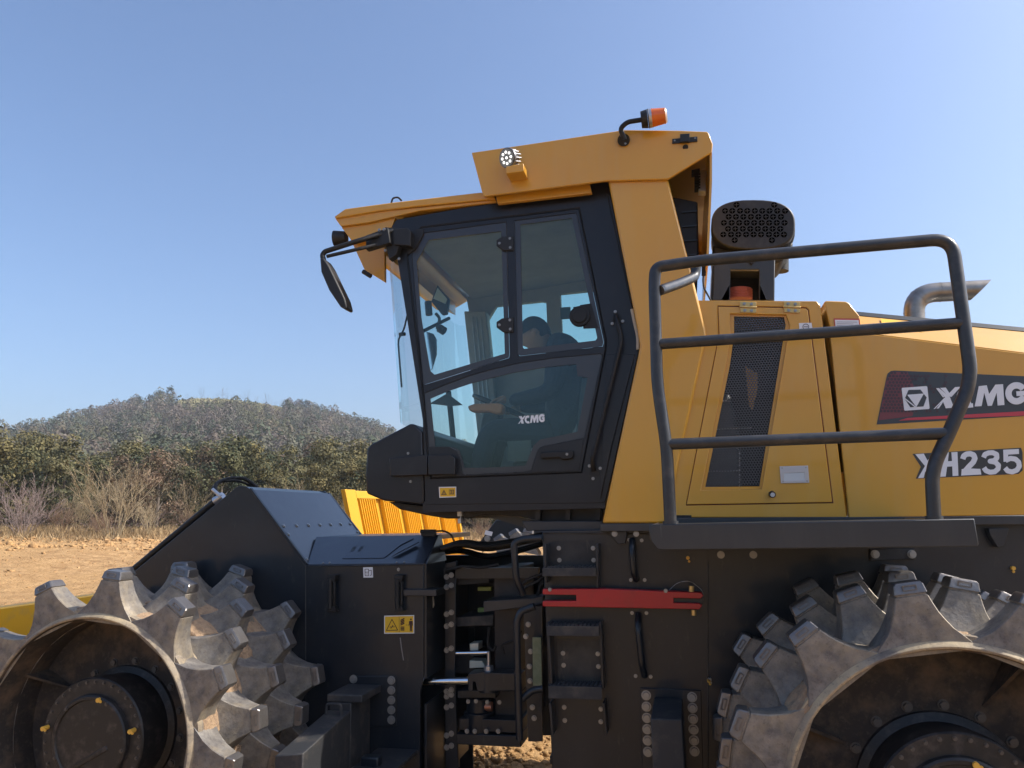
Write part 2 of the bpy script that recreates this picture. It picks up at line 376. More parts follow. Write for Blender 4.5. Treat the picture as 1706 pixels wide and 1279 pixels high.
# hillside wood: thousands of small crowns, one mass
def hill_wood():
    N = 5600; az = rng.uniform(-62, 6, N * 2); t = rng.uniform(0, 1, N * 2) ** .75; d = 78 + t * 232
    bare = (az > -37) & (az < -29.6) & (d > 250 + 3 * np.abs(az + 33)); keep = ~bare & (d < 318); az, d = az[keep][:N], d[keep][:N]
    x, y = d * np.sin(np.radians(az)), d * np.cos(np.radians(az)); z = terrain(x, y)
    pal = np.array([(.15, .12, .095), (.14, .118, .10), (.115, .112, .08), (.08, .095, .062), (.15, .125, .085), (.12, .118, .065)])
    # broad patches of kinds
    g = np.sin(az * .55 + d * .03) + np.sin(d * .07 + az) + rng.normal(0, .9, len(az)); kind = np.clip(((g + 2.6) / 5.2 * 6).astype(int), 0, 5)
    hh = rng.uniform(3.2, 5.8, len(az)) * np.where(rng.random(len(az)) < .12, 1.25, 1); ww = hh * rng.uniform(.30, .42, len(az))
    L = 150; k = np.repeat(np.arange(len(az)), L); n = len(k)
    tt = rng.uniform(0, 1, n); dr = rng.normal(size=(n, 2)); dr /= np.linalg.norm(dr, axis=1)[:, None]
    prof = np.sqrt(np.clip(1 - (2 * tt - .8) ** 2 * .7, 0.05, 1)) * (1 - .22 * tt) * np.sqrt(rng.uniform(.45, 1, n))
    cen = np.stack([x[k] + dr[:, 0] * prof * ww[k], y[k] + dr[:, 1] * prof * ww[k], z[k] + hh[k] * (.08 + .92 * tt)], 1)
    o_ = np.stack([dr[:, 0], dr[:, 1], 1.6 * (tt - .35)], 1); V, Fq = leaves(cen, .17 * hh[k] / 4 * 1.15, None, 0, o_)
    C = pal[kind][k] * rng.uniform(.7, 1.3, len(az))[k][:, None] * rng.uniform(.9, 1.1, n)[:, None]
    me = np_mesh('hillside_wood', V, Fq, C, leafm); o = link('hillside_wood', me)
    tag(o, 'dense grey-brown and green wood covering the distant hill', 'woodland', kind='stuff')
hill_wood()
# grass and thin saplings on the bare hilltop
cen = []; 
for _ in range(9000):
    p = at(random.uniform(-36.8, -29.0), random.uniform(240, 312)); cen.append(p + Vector((0, 0, random.uniform(.1, .7))))
V, Fq = leaves(np.array([tuple(c) for c in cen]), np.full(len(cen), .55), None)
tag(link('hilltop_grass', np_mesh('hilltop_grass', V, Fq, np.array([(.30, .27, .14)]) * rng.uniform(.7, 1.2, (len(cen), 1)), leafm)), 'dry yellow-green grass on the bare top of the hill', 'grass', kind='stuff')
sap = bare_mesh('sapling', 3.4, .12, 3, (.16, .13, .12), .6)
for k in range(26):
    o = link('sapling', sap, loc=at(-37 + 8 * (k + random.random() * .8) / 26, 300), rot=(0, 0, k), scale=random.uniform(.35, .8) if k % 5 else 1.15)
    tag(o, 'thin leafless sapling standing on the bare hilltop against the sky', 'sapling', 'saplings on the bare hilltop')
# crowns that stand out on the skyline
skyc = crown_mesh('crown', 5, 1.5, 420, .26, [(.05, .07, .05), (.06, .075, .055)], .1)
skyt = trunk_mesh(3, .12)
for k, (az, s) in enumerate([(-47.4, .9), (-45.6, .9), (-44.3, .8), (-43.0, 1.), (-41.9, .8), (-40.9, .9), (-40.0, .8), (-39.2, 1.1), (-38.5, 1.0), (-37.9, 1.15), (-37.3, 1.35), (-28.4, 1.1), (-28.0, 1.2), (-27.3, .9), (-26.2, .8), (-25.1, .9), (-24.0, .9), (-22.9, .8)]):
    r = thing('pine_tree', at(az, 298), 'dark rounded pine tree standing on the left shoulder of the hill skyline' if az < -30 else 'dark rounded pine tree on the right shoulder of the hill skyline', 'tree', 'pines on the left of the skyline' if az < -30 else 'pines on the right of the skyline')
    r.scale = (s * .95,) * 3; r.rotation_euler = (0, 0, k * 1.3)
    link('crown', skyc, r); link('trunk', skyt, r)

# tree row at the hill foot
G = [(.09, .092, .05), (.06, .075, .045), (.11, .105, .05)]; O = [(.165, .14, .062), (.13, .118, .06), (.09, .09, .05)]; B = [(.18, .125, .085), (.14, .105, .072), (.10, .085, .055)]
crowns = [crown_mesh('crown', 4.6, 1.75, 3600, .085, G), crown_mesh('crown', 4.4, 1.8, 3600, .085, O), crown_mesh('crown', 4.3, 1.6, 3400, .08, B), crown_mesh('crown', 4.8, 1.5, 3600, .08, G + O)]
ctr = trunk_mesh(3.4, .11)
kinds = ['dark green evergreen tree in the %s row at the foot of the hill', 'olive-yellow leafy tree in the %s row at the foot of the hill', 'rust-brown withered tree in the %s row at the foot of the hill', 'mixed green slender tree in the %s row at the foot of the hill']
rown = ('front', 'second', 'third', 'back')
seq = 0
for row, (d0, n, zs) in enumerate([(34.5, 30, .72), (39, 30, .90), (46, 30, 1.03), (56, 28, 1.15)]):
    for k in range(n):
        az = -58 + 66 * (k + random.uniform(-.3, .3)) / n + row * .8; kd = (0, 1, 0, 2, 3, 1, 2, 0, 1, 3)[(k * 7 + row * 3) % 10]
        s = random.uniform(.82, 1.12) * zs
        r = thing('leafy_tree', at(az, d0 + random.uniform(-2, 2)), kinds[kd] % rown[row], 'tree', ('dark green trees', 'olive trees', 'brown trees', 'mixed green trees')[kd] + ', %s row at the foot of the hill' % rown[row])
        r.rotation_euler = (0, 0, random.uniform(0, 6)); r.scale = (s * random.uniform(.9, 1.15), s, s * random.uniform(.9, 1.08))
        link('crown', crowns[kd], r); link('trunk', ctr, r)
# leafless shrubs in front of them
bm_ = [bare_mesh('bare_shrub', 1.45, .75, 15, (.42, .34, .22)), bare_mesh('bare_shrub', 1.1, 1.1, 16, (.30, .235, .215)), bare_mesh('bare_shrub', 1.0, 1.0, 16, (.31, .21, .145)), bare_mesh('bare_shrub', 1.7, .35, 14, (.44, .35, .22))]
sl_ = ['pale tan leafless shrub of upright fanned stems in the %s of the field edge', 'mauve-grey tangled leafless shrub in the %s of the field edge', 'reddish-brown low leafless shrub in the %s of the field edge', 'tall straw-coloured thicket of bare stems in the %s of the field edge']
srow = ('first line', 'second line', 'third line')
for row, (d0, n) in enumerate([(30.8, 15), (33, 22), (35.5, 24)]):
    for k in range(n):
        az = -56 + 56 * (k + random.uniform(-.4, .4)) / n; kd = (1, 2, 0, 2, 0, 3, 2)[(k * 5 + row) % 7]
        if row > 0 and -34 < az < -23 and k % 2: kd = 3
        s = random.uniform(.7, 1.15) * (.6, .72, .9)[row]
        o = link('bare_shrub', bm_[kd], loc=at(az, d0 + random.uniform(-1, 1)), rot=(0, 0, random.uniform(0, 6)), scale=s)
        tag(o, sl_[kd] % srow[row], 'shrub', ('tan fanned shrubs', 'mauve shrubs', 'brown shrubs', 'tall straw thickets')[kd] + ' in the %s of the field edge' % srow[row])
o = link('bare_shrub', bm_[0], loc=at(-40.2, 29.0), rot=(0, 0, 1.2), scale=1.15)
tag(o, 'large pale fan-shaped bare shrub standing in front of the others left of centre', 'shrub')
o = link('bare_shrub', bm_[1], loc=at(-45.3, 29.5), rot=(0, 0, 2.2), scale=1.15)
tag(o, 'tangled mauve bare shrub foremost at the left edge of the photo', 'shrub')
# undergrowth: dense fine twigs and dry leaves closing the gaps between stems
N = 60000; az = rng.uniform(-58, 2, N); d = rng.uniform(31.5, 44, N); x, y = d * np.sin(np.radians(az)), d * np.cos(np.radians(az))
hm = .35 + .75 * np.clip((d - 31) / 7, 0, 1) + .35 * np.sin(az * 2.1) * np.sin(az * .9 + d * .3)
z = terrain(x, y) + rng.uniform(0, 1, N) * np.clip(hm, .2, 2); pal = np.array([(.17, .125, .085), (.11, .085, .07), (.07, .07, .04), (.15, .11, .10)])
V, Fq = leaves(np.stack([x, y, z], 1), np.full(N, .055), None)
tag(link('undergrowth', np_mesh('undergrowth', V, Fq, pal[rng.integers(0, 4, N)] * rng.uniform(.6, 1.3, (N, 1)), twigm)), 'brown leafless undergrowth beneath the shrubs and trees', 'undergrowth', kind='stuff')
# dry grass fringe
N = 42000; az = rng.uniform(-60, 6, N); d = 27.5 + 6 * rng.random(N) ** .7; x, y = d * np.sin(np.radians(az)), d * np.cos(np.radians(az)); z = terrain(x, y)
hgt = rng.uniform(.08, .34, N) * np.clip((d - 26) / 4, .3, 1.2); b = np.stack([x, y, z], 1); w = rng.normal(0, .012, (N, 3)); w[:, 2] = 0; lean = rng.normal(0, .09, (N, 3)); lean[:, 2] = hgt
V = np.stack([b - w, b + w, b + lean], 1).reshape(-1, 3)
tag(link('dry_grass', np_mesh('dry_grass', V, np.arange(3 * N).reshape(N, 3), np.array([(.40, .29, .16)]) * rng.uniform(.6, 1.25, (N, 1)), twigm)), 'dry straw grass along the far edge of the bare field', 'grass', kind='stuff')

# clods
def clods(name, pts, label):
    ico = bmesh.new(); bmesh.ops.create_icosphere(ico, subdivisions=1, radius=1); iv = np.array([tuple(v.co) for v in ico.verts]); fi = np.array([[v.index for v in f.verts] for f in ico.faces]); ico.free()
    n = len(pts); c = np.array([p[:3] for p in pts]); r = np.array([p[3] for p in pts])
    jit = 1 + rng.uniform(-.5, .5, (n, len(iv), 1)); sc = rng.uniform(.6, 1.4, (n, 1, 3)) * np.array([1, 1, .7])
    V = (c[:, None, :] + iv[None] * jit * sc * r[:, None, None]).reshape(-1, 3)
    Fq = (fi[None] + (np.arange(n) * len(iv))[:, None, None]).reshape(-1, 3)
    me = np_mesh(name, V, Fq, np.ones((len(Fq), 3)), soil_near); tag(link(name, me), label, 'soil', kind='stuff')
pts = []
for _ in range(4200):
    p = at(random.uniform(-58, 4), random.gauss(27.0, 1.1)); pts.append((p.x, p.y, p.z, abs(random.gauss(.0, .035)) + .012))
for _ in range(5000):
    p = at(random.uniform(-58, 4), random.uniform(11, 27)); pts.append((p.x, p.y, p.z - .005, abs(random.gauss(.0, .014)) + .006))
clods('field_clods', pts, 'small clods of orange soil scattered over the bare field and its far edge')
# broken soil heap beyond the pivot of the machine
def heap(x, y):
    return .22 * math.exp(-((x + 1.3) ** 2 / 1.6 + (y - 7.0) ** 2 / 1.2)) + .34 * math.exp(-((x + .95) ** 2 / .3 + (y - 7.5) ** 2 / .5)) + .05 * math.sin(5 * x) * math.sin(4 * y)
mb = MB(); nx, ny = 110, 90
g = [(-4.4 + 5.6 * i / nx, 5.0 + 4.5 * j / ny) for j in range(ny + 1) for i in range(nx + 1)]
from mathutils import noise as mn
def edge_fall(x, y): return min(1, (x + 4.4) / .5, (1.2 - x) / .5, (y - 5.0) / .5, (9.5 - y) / .5)
mb.add([(x, y, -.02 + max(0, edge_fall(x, y)) * (.03 + heap(x, y) + .09 * abs(mn.noise(Vector((x * 5, y * 5, 0)))) + .05 * mn.noise(Vector((x * 14, y * 14, 3))))) for x, y in g],
       [(j * (nx + 1) + i, j * (nx + 1) + i + 1, (j + 1) * (nx + 1) + i + 1, (j + 1) * (nx + 1) + i) for j in range(ny) for i in range(nx)])
tag(build('soil_heap', mb, soil_near, ang=80), 'low heap of broken orange soil seen under the pivot of the machine', 'soil', kind='stuff')
pts = []
for _ in range(15000):
    x, y = random.uniform(-3.6, .6), random.uniform(5.2, 8.6); pts.append((x, y, heap(x, y) + .03, abs(random.gauss(.0, .013)) + .006))
clods('loose_clods', pts, 'loose clods of soil on the heap under the machine')


# ================================================================== the compactor
YR, YFB, YC, YP, YE = 4.02, 4.33, 4.05, 3.95, 3.97       # near side planes: rear hull, front frame, cab, guard post, hood
CEN = 4.88                                               # centre line of the machine
def far(y): return 2 * CEN - y
root = thing('soil_compactor', (-1.0, CEN, 0), 'large yellow and black soil compactor with toothed steel drums and glazed cab', 'compactor')

# shared bolt, head towards the camera (-y)
mb = MB(); mb.cyl((0, 0, 0), (0, -.22, 0), 1.25, 16); mb.cyl((0, -.22, 0), (0, -.85, 0), .95, 6); mb.cyl((0, -.85, 0), (0, -.95, 0), .78, 12)
BOLT = mb.mesh('bolt', bolt_m, 30)
mb = MB(); mb.cyl((0, 0, 0), (0, -.18, 0), 1.3, 16); mb.cyl((0, -.18, 0), (0, -.6, 0), 1.0, 14, .85)
DOME = mb.mesh('bolt', bolt_m, 30)
DBOLT = BOLT.copy(); DBOLT.materials[0] = dbolt_m
def bolt(parent, px, py, Y, r=.011, me=None, name='bolt', rot=None):
    return link(name, me or BOLT, parent, loc=P(px, py, Y), rot=rot or (0, random.uniform(0, 1), 0), scale=r)
def bolt_at(parent, p, r, me=None, rot=None): return link('bolt', me or BOLT, parent, loc=p, rot=rot, scale=r)

# ------------------------------------------------------------------ drums
NT, RT_, HX = 12, .8104, .0527
def tooth_mesh(flush):
    mb = MB()
    prof = [(.585, .172, .106), (.608, .158, .102), (.626, .137, .092), (.648, .112, .081), (.673, .092, .071), (.703, .076, .061), (.736, .064, .053), (.762, .056, .048), (.765, .051, .044), (.770, .051, .044), (.773, .056, .049), (.803, .050, .043), (.8104, .044, .037)]
    vs = []; n = 8
    for r, a, b in prof:
        b0 = .050 if flush and r < .77 else b; b0 = min(b0, b) if flush else b
        ch = .004
        for x, y in ((-a + ch, -b0), (a - ch, -b0), (a, -b0 + ch), (a, b - ch), (a - ch, b), (-a + ch, b), (-a, b - ch), (-a, -b0 + ch)):
            rr = math.sqrt(max(r * r - x * x, 0)) if r < .66 else r - x * x * .25
            vs.append((x, y, rr))
    fs = [(i * n + k, i * n + (k + 1) % n, (i + 1) * n + (k + 1) % n, (i + 1) * n + k) for i in range(len(prof) - 1) for k in range(n)]
    fs.append(tuple(range((len(prof) - 1) * n, len(prof) * n)))
    mb.add(vs, fs)
    for s in (-1, 1):   # small cast pocket rim on the cap
        yb = s * .0495 if s > 0 or not flush else -.0495
        mb.box(-.024, .024, yb - .0015, yb + .0015, .783, .786); mb.box(-.024, .024, yb - .0015, yb + .0015, .799, .802)
        mb.box(-.024, -.021, yb - .0015, yb + .0015, .786, .799); mb.box(.021, .024, yb - .0015, yb + .0015, .786, .799)
    me = mb.mesh('tooth', toothm, 32); me.materials.append(capm)
    for p in me.polygons:
        c = p.center
        if c.z > .772: p.material_index = 1
    return me
TOOTH, TOOTH1 = tooth_mesh(False), tooth_mesh(True)
def pile_mesh(seed):
    random.seed(seed); bm = bmesh.new(); bmesh.ops.create_icosphere(bm, subdivisions=4, radius=1)
    for v in bm.verts:
        c = v.co; k = 1 + .22 * mn.noise(c * 2.2 + Vector((seed, 0, 0))) + .13 * mn.noise(c * 7) + .06 * mn.noise(c * 17); v.co = Vector((c.x * .14, c.y * .11, max(c.z, -.2) * .05)) * k
    me = bpy.data.meshes.new('caked_soil'); bm.to_mesh(me); bm.free(); me.materials.append(cakem); me.shade_smooth(); return me
PILES = [pile_mesh(3), pile_mesh(8), pile_mesh(15)]
def drum(cx, cz, y1, phase, near=True, lab=None):
    """y1: y of the near edge of the first tooth row; mirrored for the far side"""
    D = .2116; sg = 1 if near else -1
    def yy(v): return y1 + v if near else far(y1 + v)
    mb = MB(); a, b = yy(-.006), yy(.955)
    w0, w1 = .022, .018
    mb.lathe([(.578, yy(-.02)), (.581, yy(-.026)), (.588, yy(-.028)), (.594, yy(-.024)), (.606, yy(-.001)), (.624, yy(.0)), (.626, yy(.03)), (.612, yy(.08)), (.606, yy(.12)), (.606, yy(.86)), (.62, yy(.9)), (.62, yy(.95)), (.58, b), (.578, yy(.94))], (cx, cz), 120)
    o = top(root, 'drum', mb, drumm, ang=40)
    if lab: o['label'] = lab
    mb = MB(); mb.lathe([(.578, yy(-.019)), (.566, yy(.03)), (.565, yy(.18)), (.56, yy(.27)), (.54, yy(.28)), (.20, yy(.28))], (cx, cz), 96); build('drum_inside', mb, innerm, o); mb = MB(); mb.lathe([(.577, yy(.94)), (.2, yy(.93))], (cx, cz), 64); build('end_plate', mb, innerm, o)
    for k in range(4):
        t = k * PI / 2 + .5; mb = MB(); u = Vector((math.sin(t), 0, math.cos(t))); v = Vector((u.z, 0, -u.x)); c = Vector((cx, 0, cz))
        q = [c + u * .572 + v * .006, c + u * .572 - v * .006, c + u * .37 - v * .006, c + u * .37 + v * .006]
        mb.add([(p.x, yy(.12 if i in (0, 1) else .279), p.z) for i, p in enumerate(q)] + [(p.x, yy(.281), p.z) for p in q], [(0, 1, 2, 3), (4, 5, 6, 7), (0, 4, 7, 3), (1, 5, 6, 2), (0, 1, 5, 4)])
        build('rib', mb, innerm, o)
    mb = MB(); mb.lathe([(.306, yy(.281)), (.304, yy(.262)), (.274, yy(.25)), (.274, yy(.13)), (.289, yy(.125)), (.289, yy(.055)), (.283, yy(.048)), (.214, yy(.048)), (.211, yy(.028)), (.203, yy(.022)), (.190, yy(.022)), (.186, yy(.030)), (0.001, yy(.030))], (cx, cz), 72)
    h = build('hub', mb, hubm, o, ang=30)
    for r in range(5):
        for i in range(NT):
            a = phase + (i + (.5 if r % 2 else 0)) * 2 * PI / NT + r * HX
            t = link('tooth', TOOTH1 if (r == 0) else TOOTH, o, loc=(cx, yy(r * D + .046), cz), rot=(0, a, 0) if near else (0, a, 0), scale=(1, sg, 1))
            if near and r < 4 and i % 1 == 0:
                a2 = a + PI / NT + random.gauss(0, .05); s = random.uniform(.55, 1.0)
                if random.random() < .8:
                    pl = link('caked_soil', random.choice(PILES), o, loc=(cx + .608 * math.sin(a2), yy(r * D + .1), cz + .608 * math.cos(a2)), rot=(0, a2, 0), scale=(s, s, s * random.uniform(.5, 1)))
                    pl['kind'] = 'stuff'
    if near:
        for i in range(22):   # plate bolts
            t = 2 * PI * (i + .3) / 16
            if i < 16: bolt_at(o, (cx + .330 * math.sin(t), yy(.279), cz + .330 * math.cos(t)), .0165, DBOLT)
        for i in range(34):
            t = 2 * PI * i / 34; bolt_at(o, (cx + .268 * math.sin(t), yy(.047), cz + .268 * math.cos(t)), .0068, DBOLT)
        for i in range(5):
            t = 2 * PI * i / 5 + .5; bolt_at(o, (cx + .197 * math.sin(t), yy(.021), cz + .197 * math.cos(t)), .008, DBOLT)
        for i, (t, r) in enumerate(((.25, .197), (1.35, .245), (4.9, .262))):
            mb = MB(); p = Vector((cx + r * math.sin(t), 0, cz + r * math.cos(t))); mb.cyl((p.x, yy(.050), p.z), (p.x, yy(.012), p.z), .011, 14)
            mb.cyl((p.x + .015, yy(.018), p.z - .006), (p.x + .015, yy(.013), p.z - .006), .0065, 10); build('grease_cap', mb, grease, o)
        mb = MB(); mb.box(-.10, .10, -.004, .004, -.012, .012); g_ = link('cast_mark', mb.mesh('cast_mark', hubm), o, bevel=.004, loc=(cx + .02, yy(.029), cz - .075), rot=(0, -.5, 0))
    return o
random.seed(11)
drum(.8736, EYE - 1.0648, 3.05, -1.1809, True, 'rear steel drum with cast teeth, near side')
drum(-2.9023, EYE - 1.0279, 3.334, -.4102, True, 'front steel drum with cast teeth and soil caked between them, near side')
drum(.8736, EYE - 1.0648, 3.05, -1.1, False); drum(-2.9023, EYE - 1.0279, 3.334, -.3, False)

# ------------------------------------------------------------------ rear hull
def pl(pts, Y): return XZ(pts, Y)
hull = MB(); pts = XZ([(903, 884), (1085, 886)], YR)
zt = pts[0][1]; x0 = pts[0][0]; X1 = 3.2
hull.prism([(x0, zt), (P(1085, 886, YR).x, zt), (X1, zt), (X1, .55), (x0 + .02, .42)], YR, YR + .03)
hull.prism([(x0, zt), (X1, zt), (X1, .55), (x0 + .02, .42)], far(YR) - .03, far(YR))
hull.box(x0 + .002, X1 - .01, YR + .03, far(YR) - .03, .56, .6)
rear = top(root, 'rear_frame', hull, black, .004)
mb = MB(); mb.box(x0 + .31, x0 + .34, YR + .03, far(YR) - .03, .6, zt - .05); build('bulkhead', mb, black, rear)
mb = MB(); mb.box(x0 + .03, X1, YR + .02, far(YR) - .02, zt - .05, zt - .004); build('top_plate', mb, black, rear)
# inner dark frame edge with bolts, left of the ladder
for x, y in ((876, 1060), (884, 1085), (882, 1110), (883, 1134), (887, 1178), (890, 1196), (880, 1040)): bolt(rear, x, y, YR + .25, .012)
mb = MB(); mb.pp([(872, 1010), (903, 1010), (903, 1235), (880, 1235)], YR + .26, .03); build('side_plate', mb, black, rear)
mb = MB(); mb.pp([(887, 1062), (901, 1062), (903, 1142), (888, 1142)], YR + .2, .02); pp_ = build('cover_strip', mb, mat('olive_dust_cover', (.22, .23, .12), .8, noise=[(30, (.3, .3, .18), .4, .7)]), rear)
# ladder of three steps let into the hull side
def step(x0, x1, y0, y1, rails, bolts):
    mb = MB(); A, B = P(x0, y1, YR), P(x1, y1, YR); zt_, zb = P(x0, y0, YR - .12).z, P(x0, y1, YR - .12).z
    a, b = A.x, B.x
    mb.box(a, b, YR - .125, YR - .118, zb, zt_); mb.box(a, b, YR - .118, YR - .004, zt_ - .006, zt_)
    n = 13
    for i in range(n):
        xa = a + (b - a) * (i + .15) / n; xb = a + (b - a) * (i + .7) / n
        for j in range(3): mb.box(xa, xb, YR - .11 + .036 * j, YR - .09 + .036 * j, zt_, zt_ + .006)
    o = build('step', mb, dusty, rear, .0015)
    for (rx0, ry0, rx1, ry1) in rails:
        m2 = MB(); p, q = P(rx0, ry0, YR), P(rx1, ry1, YR); m2.prism([(p.x - .006, p.z), (p.x + .006, p.z), (q.x + .006, q.z), (q.x - .006, q.z)], YR - .10, YR - .003); build('side_rail', m2, black, rear, .002)
    for bx, by in bolts: bolt(rear, bx, by, YR - .002, .0095)
step(911, 998, 946, 960, [(913, 905, 915, 968), (998, 905, 999, 975)], [(931, 913), (988, 913), (932, 933), (989, 933)])
step(918, 1003, 1042, 1059, [(918, 1033, 925, 1140), (1003, 1032, 1008, 1140)], [(938, 1088), (996, 1089), (939, 1108), (997, 1110)])
step(921, 1008, 1142, 1163, [(922, 1163, 926, 1215), (1009, 1163, 1013, 1215)], [(940, 1178), (1001, 1181), (941, 1200), (1001, 1202)])
# recess plates behind the steps
for q_ in ([(928, 1066), (1000, 1066), (1004, 1138), (930, 1138)], [(918, 900), (994, 900), (996, 942), (920, 942)]): mb = MB(); mb.pp(q_, YR - .0015, .001); build('recess_plate', mb, blackd, rear)
# red articulation lock bar
mb = MB(); mb.pp([(904, 981), (1010, 981), (1168, 987), (1172, 992), (1168, 997), (1122, 996), (1122, 1004), (1165, 1005), (1170, 1009), (1165, 1015), (904, 1010), (904, 1001), (960, 1001), (960, 991), (904, 990)], YR - .10, .06)
bar = top(root, 'lock_bar', mb, red, .003)
for x, y0, y1 in ((1152, 976, 985), (1156, 1016, 1024)):
    mb = MB(); mb.cyl(P(x, y0, YR - .07), P(x, y1 + 1, YR - .07), .013, 16); build('pin', mb, gold, bar)
bolt(bar, 1109, 984, YR - .1, .008); bolt(bar, 916, 982, YR - .1, .008)
smooth_r[0] = .2
mb = MB(); mb.tube([P(1112, 986, YR - .05), P(1128, 970, YR - .06), P(1150, 967, YR - .08), P(1171, 984, YR - .06), P(1170, 1000, YR - .05)], .0018, 6, 6); build('retaining_wire', mb, bolt_m, bar)
smooth_r[0] = .09
mb = MB(); mb.pp([(1122, 991), (1170, 993), (1173, 1003), (1168, 1006), (1122, 1006)], YR - .07, .066); build('bracket', mb, black, bar, .002)
# grab bars on the hull
for pts_, bs in (([(1053, 899), (1053, 915), (1056, 955), (1060, 966)], [(1048, 899), (1069, 900), (1051, 966), (1074, 966)]), ([(1063, 1023), (1063, 1045), (1070, 1110), (1074, 1126)], [(1053, 1021), (1077, 1021), (1059, 1126), (1084, 1127)])):
    mb = MB(); q = [P(a, b, YR - (.02 if i in (0, 3) else .07)) for i, (a, b) in enumerate(pts_)]; mb.tube(q, .016, 14); g = build('grab_bar', mb, black, rear)
    for a, b in bs: bolt(g, a, b, YR - .002, .0075)
# mount for the rear scraper arm and its bolt columns
mb = MB(); mb.pp([(1066, 1146), (1168, 1150), (1172, 1300), (1070, 1300)], YR - .012, .01); mp_ = build('mount_plate', mb, black, rear, .003)
for k in range(6): bolt(mp_, 1076.5 + k * .6, 1158 + 18.8 * k, YR - .014, .0185, DOME); bolt(mp_, 1153 + k * .8, 1161 + 18 * k, YR - .014, .0185, DOME)
mb = MB(); c0, c1 = P(1090, 1160, YR), P(1137, 1160, YR); mb.box(c0.x, c1.x, YR - .42, YR - .013, .42, c0.z); build('scraper_arm', mb, dusty, rear, .006)
for x, y in ((1146, 929), (1182, 1131), (1686, 946), (1181, 1133)):
    mb = MB(); a = P(x, y, YR); mb.cyl(a, a + Vector((0, -.02, 0)), .009, 12); mb.cyl(P(x + 2, y + 6, YR), P(x + 2, y + 6, YR) + Vector((0, -.006, 0)), .006, 10); build('grease_cap', mb, grease if x != 1182 else bolt_m, rear)
# brackets under the walkway
mb = MB(); mb.pp([(1450, 914), (1524, 914), (1526, 932), (1450, 934)], YR - .02, .018); br = build('bracket', mb, dusty, rear, .004)
for x in (1458, 1519): bolt(br, x, 923, YR - .022, .016)
for x in (1201, 1255): bolt(rear, x, 924, YR - .004, .015)
mb = MB(); mb.pp([(1647, 880), (1681, 880), (1674, 910), (1662, 912), (1650, 892)], YR - .05, .045); build('bracket', mb, black, rear, .003)
mb = MB(); mb.pp([(1000, 872), (1090, 872), (1090, 885), (1000, 885)], YP - .01, .10); q = build('mount_rail', mb, deck, rear, .003)
for x in (1024, 1060): bolt(q, x, 889, YP + .02, .012)
mb = MB(); mb.pp([(1080, 862.5), (1750, 859), (1750, 874), (1080, 874)], YE - .005, .15); build('mount_rail', mb, deck, rear, .003)
mb = MB(); mb.pp([(1013, 885), (1045, 885), (1042, 905), (1030, 907)], YR - .05, .045); build('bracket', mb, black, rear, .003)

# ------------------------------------------------------------------ walkway and handrail
YW = 3.07
mb = MB(); a, b = P(1081, 873, YW), P(1625.5, 864.5, YW); zt_ = (a.z + b.z) / 2; zb = P(1630, 910.5, YW).z; xa = a.x; xb = P(1629, 890, YW).x
mb.prism([(xa, zt_), (xb - .004, zt_), (xb, zb + .01), (xb - .005, zb), (xa + .03, zb), (xa + .004, zb + .035)], YW, YW + .014)
mb.box(xa + .01, xb - .01, YW + .014, YE - .01, zt_ - .045, zt_ - .006)
mb.box(xa, xa + .012, YW + .014, YE - .02, zb + .04, zt_ - .002); mb.box(xb - .014, xb - .003, YW + .014, YE - .02, zb + .03, zt_ - .002)
walk = top(root, 'walkway', mb, deck, .004)
for k in range(3):
    mb = MB(); x = xa + .18 + k * .42; mb.prism([(x, zt_ - .05), (x + .02, zt_ - .05), (x + .02, zb - .0), (x, zb)], YW + .12, YR - .003); build('bracket', mb, black, walk)
rr = .0245; YH = YW + .035
hp = [(1117, 868), (1111, 746), (1095, 640), (1089, 474), (1099, 446), (1162, 434.5), (1548, 401), (1589, 402), (1619, 632), (1581, 721), (1552, 782), (1556, 860)]
Pq = [P(a, b, YH) for a, b in hp]; hr_ = MB(); smooth_r[0] = .075
q = [Pq[0], Pq[1], Pq[2], P(1090, 473, YH), P(1092, 445, YH), P(1162, 434.5, YH), P(1586, 397, YH)] + Pq[8:]
hr_.tube(q, rr, 18, 7)
rail = top(root, 'handrail', hr_, rail_m, ang=60)
mb = MB(); mb.tube([P(1100, 573, YH), P(1604, 538, YH)], rr * .93, 16, 0); build('middle_rail', mb, rail_m, rail, ang=60)
mb = MB(); mb.tube([P(1112, 740, YH), P(1575, 722, YH)], rr * .93, 16, 0); build('lower_rail', mb, rail_m, rail, ang=60)
smooth_r[0] = .06
mb = MB(); mb.tube([P(1098, 484, YH), P(1130, 473, YH + .2), P(1158, 461, YH + .36), P(1161, 436, YH + .36)], rr * .93, 16, 5); build('return_rail', mb, rail_m, rail, ang=60)
for x, y in ((1117, 868), (1556, 861)):
    p = P(x, y, YH); mb = MB(); mb.cyl((p.x, p.y, zt_ - .004), (p.x, p.y, zt_ + .012), rr * 1.25, 18); build('weld', mb, deck, rail)
smooth_r[0] = .09

